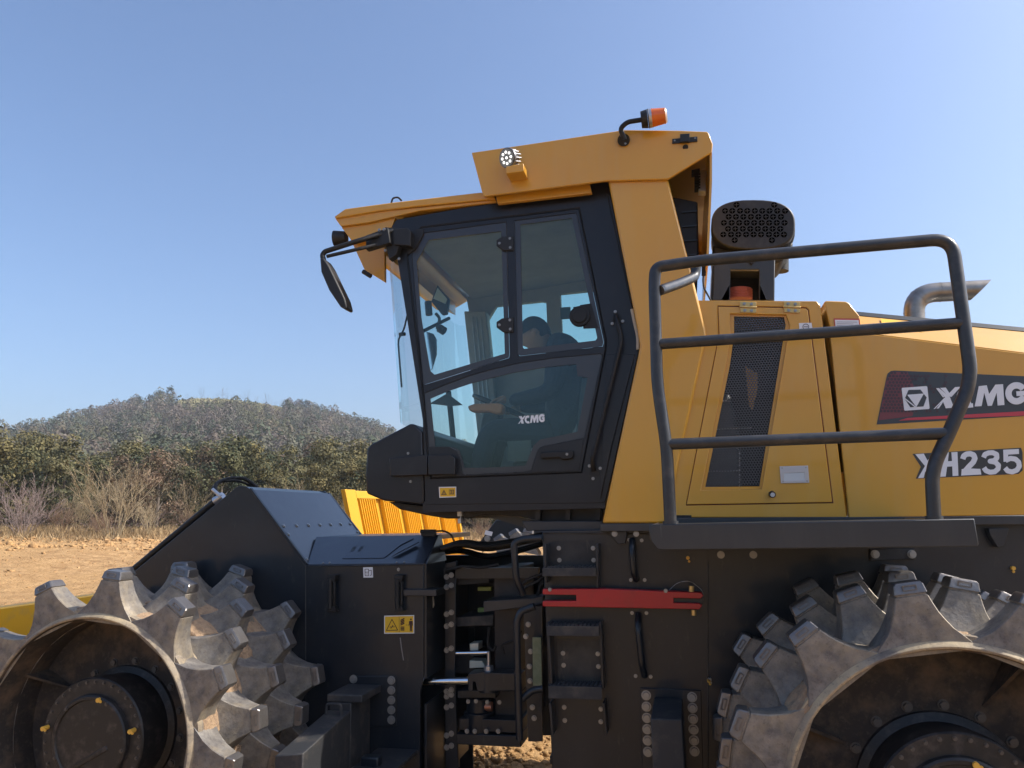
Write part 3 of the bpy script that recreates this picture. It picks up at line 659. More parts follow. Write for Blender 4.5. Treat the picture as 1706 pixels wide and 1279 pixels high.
# ------------------------------------------------------------------ guard post and roof guard
mb = MB(); post = [(1013, 301), (1113, 297), (1175, 545), (1176.5, 556), (1172, 583), (1127, 787), (1110, 872), (1003, 872), (1063, 592), (1066, 575), (1062, 548)]
mb.pp(post, YP, .16); gp = top(root, 'guard_post', mb, yellow, .012)
mb = MB(); mb.prism(XZ(post, YP), far(YP) - .16, far(YP)); build('far_post', mb, yellow, gp, .012)
gs = [(785.5, 254), (1040, 216), (1130, 217), (1178, 219), (1181, 222), (1187.5, 240), (1186, 253), (1113, 298), (1010, 301), (806, 327), (803, 320)]
YG = YP - .02
mb = MB(); mb.pp(gs, YG, .02); rg = top(root, 'roof_guard', mb, yellow, .004)
mb = MB(); mb.prism(XZ(gs, YG), far(YG) - .02, far(YG)); build('far_side_plate', mb, yellow, rg, .004)
def sheet(pts, Yref, y0, y1, th):
    """folded sheet that follows pts (x, z on plane Yref) and spans y0..y1"""
    q = XZ(pts, Yref); mb = MB(); off = []
    for i, p in enumerate(q):
        a = Vector(q[max(i - 1, 0)]); b = Vector(q[min(i + 1, len(q) - 1)]); d = (b - a).normalized(); off.append((p[0] + d.y * th, p[1] - d.x * th))
    mb.prism(q + off[::-1], y0, y1); return mb
build('top_sheet', sheet([(788, 258), (1040, 219), (1182.5, 223)], YG, YG + .021, far(YG) - .021, .006), yellow, rg)
build('front_sheet', sheet([(804, 319), (788, 259)], YG, YG + .021, far(YG) - .021, .006), yellow, rg)
build('rear_panel', sheet([(1183, 225), (1186.5, 242), (1186.5, 300), (1181, 428)], YG, YG + .021, far(YG) - .021, .012), yellow, rg)
mb = MB(); mb.pp([(826, 327), (829, 339), (986, 321), (982, 304)], YG + .06, .03); build('lower_lip', mb, yellow, rg, .003)
# work light
wl = MB(); c = P(847, 263, YG - .09)
d_ = Vector((-.45, -.85, -.28)).normalized(); wl.cyl(c - d_ * .05, c, .040, 28, .052); wl.cyl(c, c + d_ * .012, .056, 28)
for k in range(14):
    t = 2 * PI * k / 14; u = d_.orthogonal().normalized(); v = d_.cross(u); p = c - d_ * .035 + (u * math.cos(t) + v * math.sin(t)) * .046; wl.cyl(p - d_ * .02, p + d_ * .03, .005, 6)
lamp = build('work_light', wl, mat('dark_cast_metal', (.16, .16, .17), .4, metal=.8), rg); u = d_.orthogonal().normalized(); v = d_.cross(u)
mb = MB(); mb.cyl(c + d_ * .0125, c + d_ * .016, .049, 28); build('reflector', mb, lensgrey, lamp)
for k in range(9):
    r_ = .031 if k else 0; t = 2 * PI * k / 8; p = c + d_ * .0165 + (u * math.cos(t) + v * math.sin(t)) * r_; mb = MB(); mb.cyl(p, p + d_ * .002, .0070, 12); build('led', mb, ledm, lamp)
mb = MB(); mb.pp([(843, 277), (872, 272), (873, 285), (843, 289)], YG - .11, .105); build('lamp_bracket', mb, yellow, rg, .003)
# beacon on its arm
bc = MB(); smooth_r[0] = .05
bc.tube([P(1041, 233, YG - .03), P(1033, 214, YG - .05), P(1045, 203, YG - .06), P(1071, 199, YG - .06)], .0135, 14, 6); bc.cyl(P(1039, 233, YG - .001), P(1039, 233, YG - .02), .034, 26)
arm = build('beacon_arm', bc, rubber, rg)
a_ = P(1068, 199.5, YG - .06); b_ = P(1111, 192, YG - .06); ax = (b_ - a_).normalized(); L_ = (b_ - a_).length
mb = MB(); mb.cyl(a_, a_ + ax * L_ * .26, .044, 28, .05); mb.cyl(a_ + ax * L_ * .27, a_ + ax * L_ * .31, .052, 28)
bcn = build('beacon', mb, plastic, rg, .002)
mb = MB(); mb.cyl(a_ + ax * L_ * .31, a_ + ax * L_ * .42, .0505, 28); build('beacon_collar', mb, silver, bcn)
mb = MB()
for k in range(13): mb.cyl(a_ + ax * L_ * (.42 + .04 * k), a_ + ax * L_ * (.42 + .04 * (k + 1)), .0500 - .0006 * k - (.0012 if k % 2 else 0), 28, cap=k == 12)
build('beacon_lens', mb, orange, bcn, ang=15)
mb = MB(); mb.cyl(a_ + ax * L_ * .94, a_ + ax * L_ * 1.0, .043, 28, .036); build('beacon_cap', mb, clearcap, bcn)
bolt(arm, 1042, 239, YG - .02, .005)
# plug bracket
mb = MB(); mb.pp([(1120, 231), (1162, 227), (1162, 235), (1120, 239)], YG - .008, .007); mb.pp([(1133, 223), (1149, 222), (1149, 235), (1133, 236)], YG - .022, .02); pb = build('plug_bracket', mb, plastic, rg, .001)
mb = MB(); mb.cyl(P(1142, 245, YG - .001), P(1142, 245, YG - .004), .015, 16); build('cable_hole', mb, rubber, rg)
for x, y in ((1124, 234), (1158, 230)): bolt(pb, x, y, YG - .009, .004)
# rear-facing light and cab rear inside the guard
mb = MB(); mb.pp([(1162, 286), (1170, 282), (1178, 284), (1175, 300), (1177, 318), (1163, 318), (1166, 302)], YG + .28, .07); rl = build('rear_light', mb, silver, rg, .003)
mb = MB(); mb.pp([(1152, 283), (1166, 280), (1166, 285), (1152, 288)], YG + .26, .06); build('light_bracket', mb, plastic, rl)
for k in range(6):
    mb = MB(); mb.pp([(1157, 289 + k * 4.5), (1167, 288 + k * 4.5), (1167, 290 + k * 4.5), (1157, 291 + k * 4.5)], YG + .27, .06); build('fin', mb, plastic, rl)
mb = MB(); mb.prism(XZ([(1112, 330), (1162, 340), (1164, 430), (1156, 468), (1150, 500), (1130, 500)], 4.2), 4.16, far(4.16)); un_ = build('cooling_unit', mb, plastic, rg, .01)
for k in range(4):
    mb = MB(); mb.prism(XZ([(1136, 352 + 24 * k), (1161, 350 + 24 * k), (1161, 352 + 24 * k), (1136, 354 + 24 * k)], 4.15), 4.15, 4.158); build('ridge', mb, deck, un_)
smooth_r[0] = .3
mb = MB(); mb.tube([P(1180, 432, 4.2), P(1171, 462, 4.2), P(1172, 478, 4.2), P(1184, 500, 4.2)], .005, 8, 8); build('cable', mb, rubber, rg)
mb = MB(); mb.pp([(1169, 428), (1176, 428), (1176, 458), (1169, 458)], 4.16, .02); build('strip', mb, rubber, rg)

# ------------------------------------------------------------------ cab
cabo = [(653, 376), (660, 366), (820, 337), (990, 303), (1013, 303), (1062, 548), (1066, 575), (1063, 592), (1022, 780), (1008, 838), (708, 841), (704, 700), (676, 520), (662, 433)]
door = [(678, 425), (701, 378), (965, 346), (1010, 566), (1009.5, 581), (969, 787), (717, 797), (712, 758), (704, 652)]
mb = MB(); mb.pp(cabo, YC, .05, [door]); cab = top(root, 'cab', mb, trim, .004)
# far side wall with windows
fw = [[(829, 512), (905, 504), (912, 506), (914, 560), (917, 603), (822, 603), (812, 540)], [(935, 492), (1012, 484), (1026, 560), (1022, 600), (940, 600)]]
fy = far(YC)
mb = MB(); mb.prism([(x, z) for x, z in XZ(cabo, YC)], fy - .05, fy, [XZ(h, fy) for h in fw]); build('far_wall', mb, lining, cab)
for h in fw:
    mb = MB(); mb.prism(XZ(h, fy), fy - .02, fy - .016); build('window_glass', mb, glass, cab)
mb = MB(); mb.pp([(933, 512), (950, 511), (951, 530), (934, 531)], fy - .07, .02); mb.pp([(955, 511), (968, 510), (969, 523), (956, 524)], fy - .07, .02); build('label', mb, mat('dark_green_print', (.02, .06, .04), .5), cab)
# roof, floor, rear wall, front pillar on the far side
q = XZ(cabo, YC)
build('roof_sheet', sheet([(664, 368), (820, 340), (985, 306)], YC, YC + .051, fy - .051, .03), lining, cab)
mb = MB(); zf = P(800, 842, YC).z; xf = q[11][0]; xr = q[9][0]; mb.box(xf, xr, YC + .002, fy - .002, zf - .03, zf + .03); build('floor', mb, trim, cab)
rwx = [(1062, 552), (1066, 578), (1010, 836)]
build('rear_wall', sheet([(1060, 548), (1063, 578), (1016, 800), (1007, 834)], YC, YC + .051, fy - .051, .03), lining, cab)
rw2 = XZ([(1011, 318), (1059, 545)], YC); mb = MB(); m_ = []
(xa_, za_), (xb_, zb_) = rw2
for y0, y1 in ((YC + .051, YC + .22), (fy - .22, fy - .051)): mb.prism([(xa_, za_), (xb_, zb_), (xb_ - .03, zb_), (xa_ - .03, za_)], y0, y1)
build('rear_window_frame', mb, trim, cab)
mb = MB(); mb.prism([(xa_ - .01, za_), (xb_ - .01, zb_), (xb_ - .015, zb_), (xa_ - .015, za_)], YC + .22, fy - .22); build('rear_window', mb, glass, cab)
# windscreen: a bent sheet of glass wrapping from the pillar to the far side
def bent(top_, bot, ys):
    mb = MB(); vs = []
    for (dx, y) in ys: vs += [(top_[0] + dx, y, top_[1]), (bot[0] + dx, y, bot[1])]
    mb.add(vs, [(2 * i, 2 * i + 1, 2 * i + 3, 2 * i + 2) for i in range(len(ys) - 1)]); return mb
t_, b_2 = P(664, 434, YC), P(683, 700, YC)
ys = [(0, YC + .002), (-.030, YC + .004), (-.055, YC + .016), (-.075, YC + .045), (-.093, YC + .09), (-.112, YC + .2), (-.125, CEN), (-.115, fy - .15), (-.095, fy - .08), (-.06, fy - .055)]
ws = build('windscreen', bent((t_.x, t_.z), (b_2.x, b_2.z), ys), clearglass, cab, ang=60)
def wsp(f, y, off=-.125): p = t_.lerp(b_2, f); return Vector((p.x + off, y, p.z))
# nose and belly of the cab
nose = [(690, 706), (683, 706), (618, 740), (612, 747), (609, 790), (611, 822), (640, 834), (703, 841), (707, 836), (704, 720)]
mb = MB(); mb.prism(XZ(nose, YC), YC - .005, fy + .005); nn = build('nose', mb, trim, cab, .012)
for x, y in ((680, 755), (684, 802)): bolt(nn, x, y, YC - .006, .0065)
mb = MB(); mb.prism(XZ([(636, 835), (655, 848), (700, 858), (735, 864), (757, 864), (757, 843), (700, 842)], YC), YC + .10, fy - .1); build('belly', mb, plastic, cab, .006)
mb = MB(); mb.prism(XZ([(735, 843), (1003, 839), (1003, 869), (900, 869), (860, 861), (795, 857), (770, 864), (757, 862)], YC), YC + .12, fy - .12); build('belly', mb, plastic, cab, .004)
mb = MB(); mb.pp([(869, 868), (1004, 868), (1004, 884), (877, 884)], YC + .03, .35); build('cab_mount_beam', mb, deck, cab, .004)
mb = MB(); mb.prism(XZ([(790, 857), (860, 861), (900, 868), (905, 874), (868, 878), (830, 866)], YC + .2), YC + .22, YC + .26); build('bracket', mb, deck, cab)
for k in range(3):
    mb = MB(); x = 893 + 50 * k; mb.pp([(x, 843), (x + 8, 843), (x + 6, 866), (x - 2, 866)], YC + .06, .06); build('rib', mb, plastic, cab)
mb = MB(); c = P(766, 851, YC + .12); mb.cyl(c + Vector((0, 0, .01)), c - Vector((0, 0, .03)), .022, 20); mb.cyl(c - Vector((0, 0, .03)), c - Vector((0, 0, .07)), .013, 14); build('cab_mount', mb, silver, cab, .002)
# roof visor
vis = [(556, 361), (575, 347.5), (652, 337), (800, 320), (820, 323), (824, 331), (690, 350), (655, 362), (622, 358), (604, 366), (566, 375)]
mb = MB(); mb.prism(XZ([(556, 361), (575, 347.5), (652, 337), (800, 320), (822, 324), (826, 331), (700, 343), (632, 351), (561, 363)], YC - .03), YC - .03, far(YC - .03)); visor = top(root, 'roof_visor', mb, yellow, .006)
mb = MB(); mb.prism(XZ([(557.5, 363), (632, 351.6), (826, 332), (826, 336), (700, 350), (656, 360), (613, 370), (567, 376)], YC - .02), YC - .015, far(YC - .015)); build('visor_side', mb, yellow, visor, .003)
mb = MB(); mb.prism(XZ([(567, 377), (612, 371), (656, 361), (652, 376), (625, 392), (583, 398)], YC - .01), YC + .005, far(YC) - .005); build('visor_underside', mb, yellow, visor, .003)
mb = MB(); mb.prism(XZ([(586, 400), (640, 388), (643, 400), (643, 471), (641, 470), (609, 450)], YC + .1), YC + .08, YC + .11); build('visor_cheek', mb, yellow, visor, .003)
mb = MB(); mb.prism(XZ([(586, 400), (640, 388), (643, 400), (643, 425)], YC + .1), YC + .11, far(YC) - .1); build('visor_back', mb, yellow, visor, .003)
mb = MB(); c = P(569, 396, YC + .05); mb.cyl(c + Vector((-.05, 0, 0)), c + Vector((.03, .01, 0)), .050, 26, .04); build('front_light', mb, plastic, visor, .004)
mb = MB(); mb.cyl(P(605, 452, YC + .02), P(618, 460, YC + .02), .014, 10); build('washer_nozzle', mb, plastic, visor)
smooth_r[0] = .05
mb = MB(); mb.tube([P(652, 338, YC + .2), P(654, 330, YC + .2), P(663, 328, YC + .2), P(669, 334, YC + .2)], .006, 8, 5); build('antenna_loop', mb, rubber, visor)
# mirror with two arms
YM = YC - .16
mb = MB(); smooth_r[0] = .04
mb.tube([P(655, 384, YC - .05), P(600, 400, YM), P(541, 419, YM - .05), P(537, 425, YM - .05), P(541, 440, YM - .05)], .0150, 12, 5)
mb.tube([P(645, 403, YC - .05), P(600, 414, YM), P(544, 427, YM - .05)], .0105, 10, 3); mirror = top(root, 'mirror', mb, rubber)
mb = MB(); mo = XZ([(538, 433), (545, 434), (553, 446), (579, 500), (583, 515), (580, 518), (572, 514), (553, 486), (540, 456)], YM - .05); mb.prism(mo, YM - .09, YM + .0); build('mirror_head', mb, plastic, mirror, .008)
mb = MB(); mb.pp([(609, 392), (646, 379), (650, 404), (610, 416)], YC - .10, .04); mb.pp([(641, 378), (672, 380), (672, 390), (660, 424), (648, 432), (643, 410)], YC - .06, .055); mb.pp([(655, 382), (678, 379), (684, 384), (684, 409), (656, 407)], YC - .075, .07)
mbk = build('mirror_bracket', mb, plastic, mirror, .003)
mb = MB(); mb.pp([(684, 384), (706, 380), (704, 392), (691, 415), (680, 424), (678, 409), (684, 408)], YC - .02, .016); build('bracket_plate', mb, plastic, mirror, .002)
for x, y in ((632, 383), (640, 382)): bolt(mbk, x, y, YC - .10, .008)
for x, y in ((642, 417), (665, 431)): bolt(mbk, x, y, YC - .062, .007)
# wiper on the windscreen
mb = MB(); mb.tube([wsp(.05, YC + .55), wsp(.35, YC + .35), wsp(.42, YC + .3, -.15), wsp(.75, YC + .24)], .006, 8, 2); build('wiper', mb, rubber, cab)
mb = MB(); mb.cyl(wsp(.38, YC + .33, -.15), wsp(.38, YC + .33, -.11), .012, 10); build('wiper_pivot', mb, rubber, cab)

# ---- cab door with its three panes
p1 = [(686, 424), (702, 388), (843.5, 369), (849, 590), (848, 596), (707, 641), (703, 636), (695, 540)]
p2 = [(857, 367), (960, 354), (1006, 570), (1004, 577), (866, 593), (862, 589)]
p3 = [(706, 655), (740, 641), (780, 626), (822, 614), (866, 604), (920, 596), (1002, 588.5), (1004, 592), (974, 729), (940, 736), (903, 744), (896, 750), (885, 783), (870, 786), (774, 791), (770, 788), (767, 765), (760, 750), (748, 744), (714, 744)]
c1 = [(694, 436), (714, 400), (835, 385), (841, 589), (724, 624), (717, 618), (702, 530)]
c2 = [(867, 374), (953, 363), (995, 563), (992, 567), (873, 581), (871, 578)]
c3 = [(717, 664), (745, 652), (780, 640), (820, 629), (853, 621), (905, 612), (960, 606), (962, 626), (979, 629), (962, 719), (935, 725), (900, 732), (889, 742), (875, 776), (808, 779), (774, 779), (770, 765), (765, 750), (757, 745), (725, 744)]
def grow(poly, k, cx=None):
    n = len(poly); cx_ = sum(p[0] for p in poly) / n; cy_ = sum(p[1] for p in poly) / n
    return [(cx_ + (x - cx_) * k, cy_ + (y - cy_) * k) for x, y in poly]
dout = [(680, 427), (702.5, 380), (963.5, 348.5), (1008, 566.5), (1007.5, 580.5), (967.5, 785), (719, 795), (714, 757), (706, 651)]
YD = YC - .012
mb = MB(); mb.pp(dout, YD, .045, [p1, p2, p3]); dr = top(root, 'cab_door', mb, trim, .004)
for pn, cl in ((p1, c1), (p2, c2), (p3, c3)):
    mb = MB(); mb.pp(grow(pn, .994), YD + .006, .004, [cl]); b = build('window_border', mb, bdecal, dr)
    mb = MB(); mb.pp(grow(cl, 1.002), YD + .0115, .005); build('window_glass', mb, glass, dr)
# two hinges of the opening window
for ys_ in ((405, 397, 412), (541, 533, 549)):
    y0 = ys_[0]; mb = MB(); mb.pp([(827, y0 - 5), (836, y0 - 11), (855, y0 - 13), (855, y0 + 12), (838, y0 + 12), (827, y0 + 4)], YD - .012, .016); h = build('hinge', mb, plastic, dr, .003)
    for x, y in ((832, y0), (849.5, y0 - 8), (850, y0 + 7)): bolt(h, x, y, YD - .013, .0065)
# round latch on the rear pane
mb = MB(); c = P(966, 527, YD); mb.cyl(c + Vector((0, .012, 0)), c + Vector((0, -.012, 0)), .058, 32); mb.cyl(c + Vector((0, -.012, 0)), c + Vector((0, -.022, 0)), .040, 28); lt = build('round_latch', mb, rubber, dr, .003)
mb = MB(); mb.pp([(966, 508), (985, 505), (997, 546), (972, 547)], YD + .0, .008); build('latch_base', mb, rubber, lt)
# door handle
mb = MB(); mb.pp([(899, 753), (954, 750), (956, 757), (953, 764), (936, 766), (933, 762), (901, 764)], YD - .035, .025); h = build('door_handle', mb, rubber, dr, .006); bolt(h, 944.5, 756.5, YD - .036, .006)
mb = MB(); mb.pp([(935, 752), (956, 751), (956, 765), (935, 765)], YD - .012, .012); build('handle_base', mb, plastic, h)
mb = MB(); mb.pp([(900, 745), (972, 731), (965, 783), (886, 787)], YD - .004, .003); build('handle_panel', mb, trim, dr, .002)
# rubber seal line round the door
def seal(pts, Y, r, parent, m=rubber, closed=True):
    mb = MB(); q = [P(a, b, Y) for a, b in pts]; mb.tube(q + ([q[0]] if closed else []), r, 6, 0); return build('seal', mb, m, parent)
seal([(679, 426), (701.7, 379), (964.3, 347.3), (1009, 566.2), (1008.6, 581), (968.2, 786), (718, 796), (713, 757.5), (705, 651.5)], YC - .004, .004, dr)
# box cover of the lower hinge
mb = MB(); mb.pp([(648, 763), (712, 757), (712, 791), (650, 793)], YC - .05, .046); mb.pp([(713, 758), (750, 757), (758, 763), (758, 790), (713, 791)], YC - .055, .04); hc = build('hinge_cover', mb, trim, cab, .004)
# grab bar on the rear pillar
smooth_r[0] = .05
mb = MB(); mb.tube([P(1026, 525, YC - .02), P(1029, 540, YC - .06), P(1036, 565, YC - .06), P(986, 765, YC - .06), P(989, 783, YC - .02)], .0125, 12, 5); g = build('grab_bar', mb, rubber, cab)
for cx_, cy_ in ((1027, 530), (989, 786)):
    mb = MB(); mb.pp([(cx_ - 8, cy_ + 6), (cx_ - 2, cy_ - 11), (cx_ + 3, cy_ - 11), (cx_ + 10, cy_ + 3), (cx_ + 8, cy_ + 8)], YC - .01, .008); build('flange', mb, rubber, g)
for x, y in ((1025, 519), (1020, 539), (1037.5, 535), (982, 776), (1000, 780), (988, 797)): bolt(g, x, y, YC - .011, .007)
mb = MB(); mb.pp([(1010, 590), (1058, 590), (1020, 740), (1000, 832), (1006, 700)], YC - .012, .01); build('rear_quarter_panel', mb, trim, cab, .003)
smooth_r[0] = .1
mb = MB(); mb.tube([P(1053, 515, YC - .02), P(1058, 540, YC - .02), P(1063, 560, YC - .02), P(1063, 582, YC - .02)], .010, 10, 4); build('cable', mb, mat('pale_cable', (.5, .46, .38), .6), cab)
seal([(1011, 322), (1054, 520), (1058, 545)], YC - .003, .003, cab, closed=False)
# ---- stickers
def sticker(parent, pts, Y, m, border=None, name='sticker'):
    if border: mb = MB(); mb.pp(grow(pts, 1.0), Y, .0015); o = build(name, mb, border, parent); mb = MB(); mb.pp(grow(pts, .9), Y - .001, .001); build('print', mb, m, o) if False else None; return o
    mb = MB(); mb.pp(pts, Y, .0015); return build(name, mb, m, parent)
def flat(polys, Y, m, parent, name='print', th=.0008):
    mb = MB()
    for i, p in enumerate(polys): mb.pp(p, Y - .00003 * i, th)
    return build(name, mb, m, parent, ang=0)
def stroke(path, w, seg=0):
    out = []
    for (ax_, ay), (bx, by) in zip(path, path[1:]):
        l = math.hypot(bx - ax_, by - ay) or 1; nx_, ny_ = -(by - ay) / l * w / 2, (bx - ax_) / l * w / 2
        out.append([(ax_ + nx_, ay + ny_), (bx + nx_, by + ny_), (bx - nx_, by - ny_), (ax_ - nx_, ay - ny_)])
    for (x, y) in path[1:-1]: out.append([(x + w / 2 * math.cos(t * PI / 5), y + w / 2 * math.sin(t * PI / 5)) for t in range(10)])
    return out
def ring(cx_, cy_, rx, ry, a0, a1, w, n=14):
    return stroke([(cx_ + rx * math.cos(math.radians(a0 + (a1 - a0) * i / n)), cy_ + ry * math.sin(math.radians(a0 + (a1 - a0) * i / n))) for i in range(n + 1)], w)
# small cab warning label
st = flat([[(731, 811), (760, 810.5), (760, 828), (732, 829)]], YC - .002, white, cab, 'sticker')
flat([[(732.5, 812.5), (758.7, 812), (758.7, 826.7), (733.2, 827.4)]], YC - .003, ydecal, st); om = mat('ochre_print', (.5, .28, .02), .5)
for q_ in ([(739.5, 815), (744.5, 824.5), (734.8, 824.8)], [(747.5, 815), (757, 814.8), (757, 824), (747.8, 824.3)]): flat([q_], YC - .0040, om, st)
flat(stroke([(739.6, 816.5), (743.6, 823.8), (735.8, 824), (739.6, 816.5)], .8) + stroke([(749, 816.5), (752, 816.5), (752, 822.5), (749, 822.6)], .8) + stroke([(753.5, 816.5), (756, 816.5), (756, 822.5), (753.5, 822.5)], .8) + stroke([(739.6, 819), (739.6, 822)], .8), YC - .0052, bdecal, st)

# ---- inside the cab
mb = MB(); mb.box(-1.02, -.62, 4.60, 5.12, 2.07, 2.20); seat = build('seat', mb, fabric, cab, .04)
mb = MB(); mb.prism([(-.66, 2.15), (-.52, 2.15), (-.40, 2.75), (-.47, 2.86), (-.56, 2.82)], 4.60, 5.12); build('seat_back', mb, fabric, cab, .04)
mb = MB(); mb.box(-.98, -.60, 4.66, 5.06, 1.83, 2.07); build('seat_base', mb, plastic, cab, .02)
ya = 4.42
mb = MB(); mb.prism(XZ([(778, 676), (790, 672), (834, 671), (838, 676), (835, 688), (827, 689), (812, 685), (782, 685)], ya), ya, ya + .09); build('armrest', mb, tan, cab, .012)
mb = MB(); mb.prism([(-1.40, 1.9), (-1.30, 1.9), (-1.16, 2.48), (-1.27, 2.5)], 4.80, 4.92); sc_ = build('steering_column', mb, plastic, cab, .01)
# steering wheel
c = Vector((-1.17, 4.86, 2.53)); nrm = Vector((.42, 0, .91)).normalized(); u = Vector((0, 1, 0)); v = nrm.cross(u)
mb = MB(); mb.tube([c + (u * math.cos(t) + v * math.sin(t)) * .19 for t in (2 * PI * i / 32 for i in range(33))], .014, 8, 0); mb.cyl(c - nrm * .03, c + nrm * .01, .045, 16)
for k in range(3): t = k * 2.094; mb.tube([c, c + (u * math.cos(t) + v * math.sin(t)) * .19], .011, 8, 0)
build('steering_wheel', mb, rubber, cab)
mb = MB(); mb.prism([(-1.55, 1.87), (-1.38, 1.87), (-1.40, 2.16), (-1.5, 2.20)], 4.55, 5.2); build('console', mb, plastic, cab, .02)
smooth_r[0] = .05
# monitor on a swan-neck, and joystick-like fittings near the front pillar
mb = MB(); mb.pp([(728, 474), (748, 498), (744, 522), (736, 524), (718, 502)], 4.75, .04); mo_ = build('monitor', mb, plastic, cab, .006)
mb = MB(); mb.pp([(729, 479), (745, 498), (742, 506), (722, 497)], 4.745, .004); build('screen', mb, mat('pale_screen', (.4, .45, .42), .3), mo_)
mb = MB(); mb.tube([P(704, 552, 4.5), P(728, 540, 4.6), P(748, 530, 4.75)], .012, 8, 3); mb.tube([P(726, 522, 4.3), P(733, 530, 4.3), P(728, 548, 4.3)], .010, 8, 3); build('swan_neck', mb, rubber, cab)
mb = MB(); mb.cyl(P(713, 502, 4.28), P(715, 525, 4.28), .022, 16); mb.cyl(P(731, 546, 4.3), P(741, 552, 4.3), .026, 16); build('fan', mb, rubber, cab, .004)
mb = MB(); mb.pp([(710, 552), (722, 556), (728, 566), (727, 590), (720, 614), (716, 617)], 4.25, .01); build('inner_mirror', mb, chrome, cab)
mb = MB(); mb.tube([P(747, 652, 5.1), P(752, 700, 5.1), P(756, 742, 5.1)], .02, 10, 0); mb.pp([(716, 672), (745, 655), (770, 674), (750, 676)], 5.0, .02); build('grab_post', mb, plastic, cab)
mb = MB(); mb.prism(XZ([(775, 520), (812, 520), (835, 745), (800, 745)], fy - .12), fy - .16, fy - .06); fp_ = build('far_door_post', mb, lining, cab, .01)
for k in range(3): mb = MB(); mb.prism(XZ([(786 + 7 * k, 528), (787 + 7 * k, 528), (802 + 7 * k, 690), (801 + 7 * k, 690)], fy - .17), fy - .175, fy - .162); build('seam', mb, silver, fp_)
mb = MB(); mb.box(-.95, -.66, 4.22, 4.50, 1.83, 2.12); build('side_console', mb, plastic, cab, .02)
mb = MB(); mb.pp([(845, 735), (884, 733), (884, 768), (846, 768)], 4.2, .01); build('document_holder', mb, deck, cab)

# ------------------------------------------------------------------ front hood panel with access door
h1 = [(1150, 500), (1361, 501.5), (1367, 508), (1411, 862), (1100, 862)]
adoor = [(1196, 509), (1343, 512), (1347, 516), (1388, 838), (1143, 842), (1144, 836), (1198, 556)]
mb = MB(); mb.pp(h1, YE, .03, [adoor]); fh = top(root, 'front_hood', mb, yellow, .005)
mb = MB(); q = XZ(h1, YE); mb.prism([(q[0][0], q[0][1]), (q[1][0], q[1][1]), (q[1][0], q[1][1] - .02), (q[0][0], q[0][1] - .02)], YE + .031, far(YE) - .031); mb.prism(XZ(h1, YE), far(YE) - .03, far(YE)); build('hood_top', mb, yellow, fh, .004)
adin = grow(adoor, .991)
mesh_w = [(1223, 527), (1306, 528), (1309, 541), (1265, 810), (1175, 811), (1216, 608), (1223, 556)]
rec = [(1216, 522), (1309.5, 524), (1316, 541), (1269, 815), (1168, 816.5), (1210, 606), (1217, 556)]
mb = MB(); mb.pp(adin, YE - .004, .022, [rec]); ad = top(root, 'access_door', mb, yellow, .003)
mb = MB(); mb.pp(grow(rec, .999), YE + .012, .006, [mesh_w]); build('recess_frame', mb, yellow, ad)
seal(grow(adoor, .996), YE + .004, .003, ad, mat('dark_red_seal', (.12, .015, .01), .7))
# honeycomb plate: every hole is real
def inside(p, poly):
    r = False; n = len(poly)
    for i in range(n):
        (x1, y1), (x2, y2) = poly[i], poly[(i + 1) % n]
        if (y1 > p[1]) != (y2 > p[1]) and p[0] < (x2 - x1) * (p[1] - y1) / (y2 - y1) + x1: r = not r
    return r
def honey(poly, Y, cell, web, m, parent, name='honeycomb_grille', th=.0015, xr=None):
    q = XZ(poly, Y); xs = [p[0] for p in q]; zs = [p[1] for p in q]; mb = MB(); r1 = cell / math.sqrt(3); r0 = r1 * (1 - web); j = 0; z = min(zs)
    while z < max(zs) + cell:
        x = min(xs) + (cell / 2 if j % 2 else 0)
        while x < max(xs) + cell:
            if inside((x, z), q):
                vs = []; 
                for r in (r1, r0):
                    for k in range(6): t = PI / 6 + k * PI / 3; vs.append((x + r * math.cos(t), Y, z + r * math.sin(t)))
                vs += [(a, b + th * 3, c) for a, b, c in vs[6:]]
                mb.add(vs, [(k, (k + 1) % 6, 6 + (k + 1) % 6, 6 + k) for k in range(6)] + [(6 + k, 6 + (k + 1) % 6, 12 + (k + 1) % 6, 12 + k) for k in range(6)])
            x += cell
        z += cell * .866; j += 1
    o = build(name, mb, m, parent, ang=0); o['kind'] = 'stuff'; return o
honey(mesh_w, YE + .0135, .0138, .30, grillm, ad)
# what shows behind the grille
mb = MB(); mb.pp([(1150, 515), (1352, 515), (1400, 850), (1120, 850)], YE + .55, .03); build('inner_wall', mb, rubber, fh)
mb = MB(); mb.pp([(1242, 610), (1262, 622), (1262, 650), (1254, 682), (1248, 676)], YE + .14, .03); build('inner_brace', mb, yellow, fh)
mb = MB(); mb.pp([(1150, 655), (1216, 655), (1232, 720), (1238, 850), (1120, 850)], YE + .18, .25); io = build('cooler_box', mb, coolm, fh, .02)
for pts_ in ([(1150, 716), (1252, 713)], [(1175, 741), (1222, 741), (1232, 750), (1232, 850)], [(1150, 786), (1232, 784)], [(1155, 668), (1218, 668)]):
    mb = MB(); mb.tube([P(a, b, YE + .165) for a, b in pts_], .004, 6, 0); build('edge_strip', mb, silver, io)
# hinges
for x in (1233, 1306):
    mb = MB(); mb.pp([(x, 502), (x + 27, 503), (x + 27, 510.5), (x, 509.5)], YE - .010, .006); mb.pp([(x, 512), (x + 27, 513), (x + 27, 520), (x + 24, 521), (x + 1, 520)], YE - .012, .008); mb.cyl(P(x - 1, 511, YE - .012), P(x + 28, 512, YE - .012), .006, 10)
    h = build('hinge', mb, gold, ad, .001)
    for a, b in ((7, 506), (19, 506.5), (8, 517), (19, 517.5)): bolt(h, x + a, b, YE - .011, .0065, gold and BOLT)
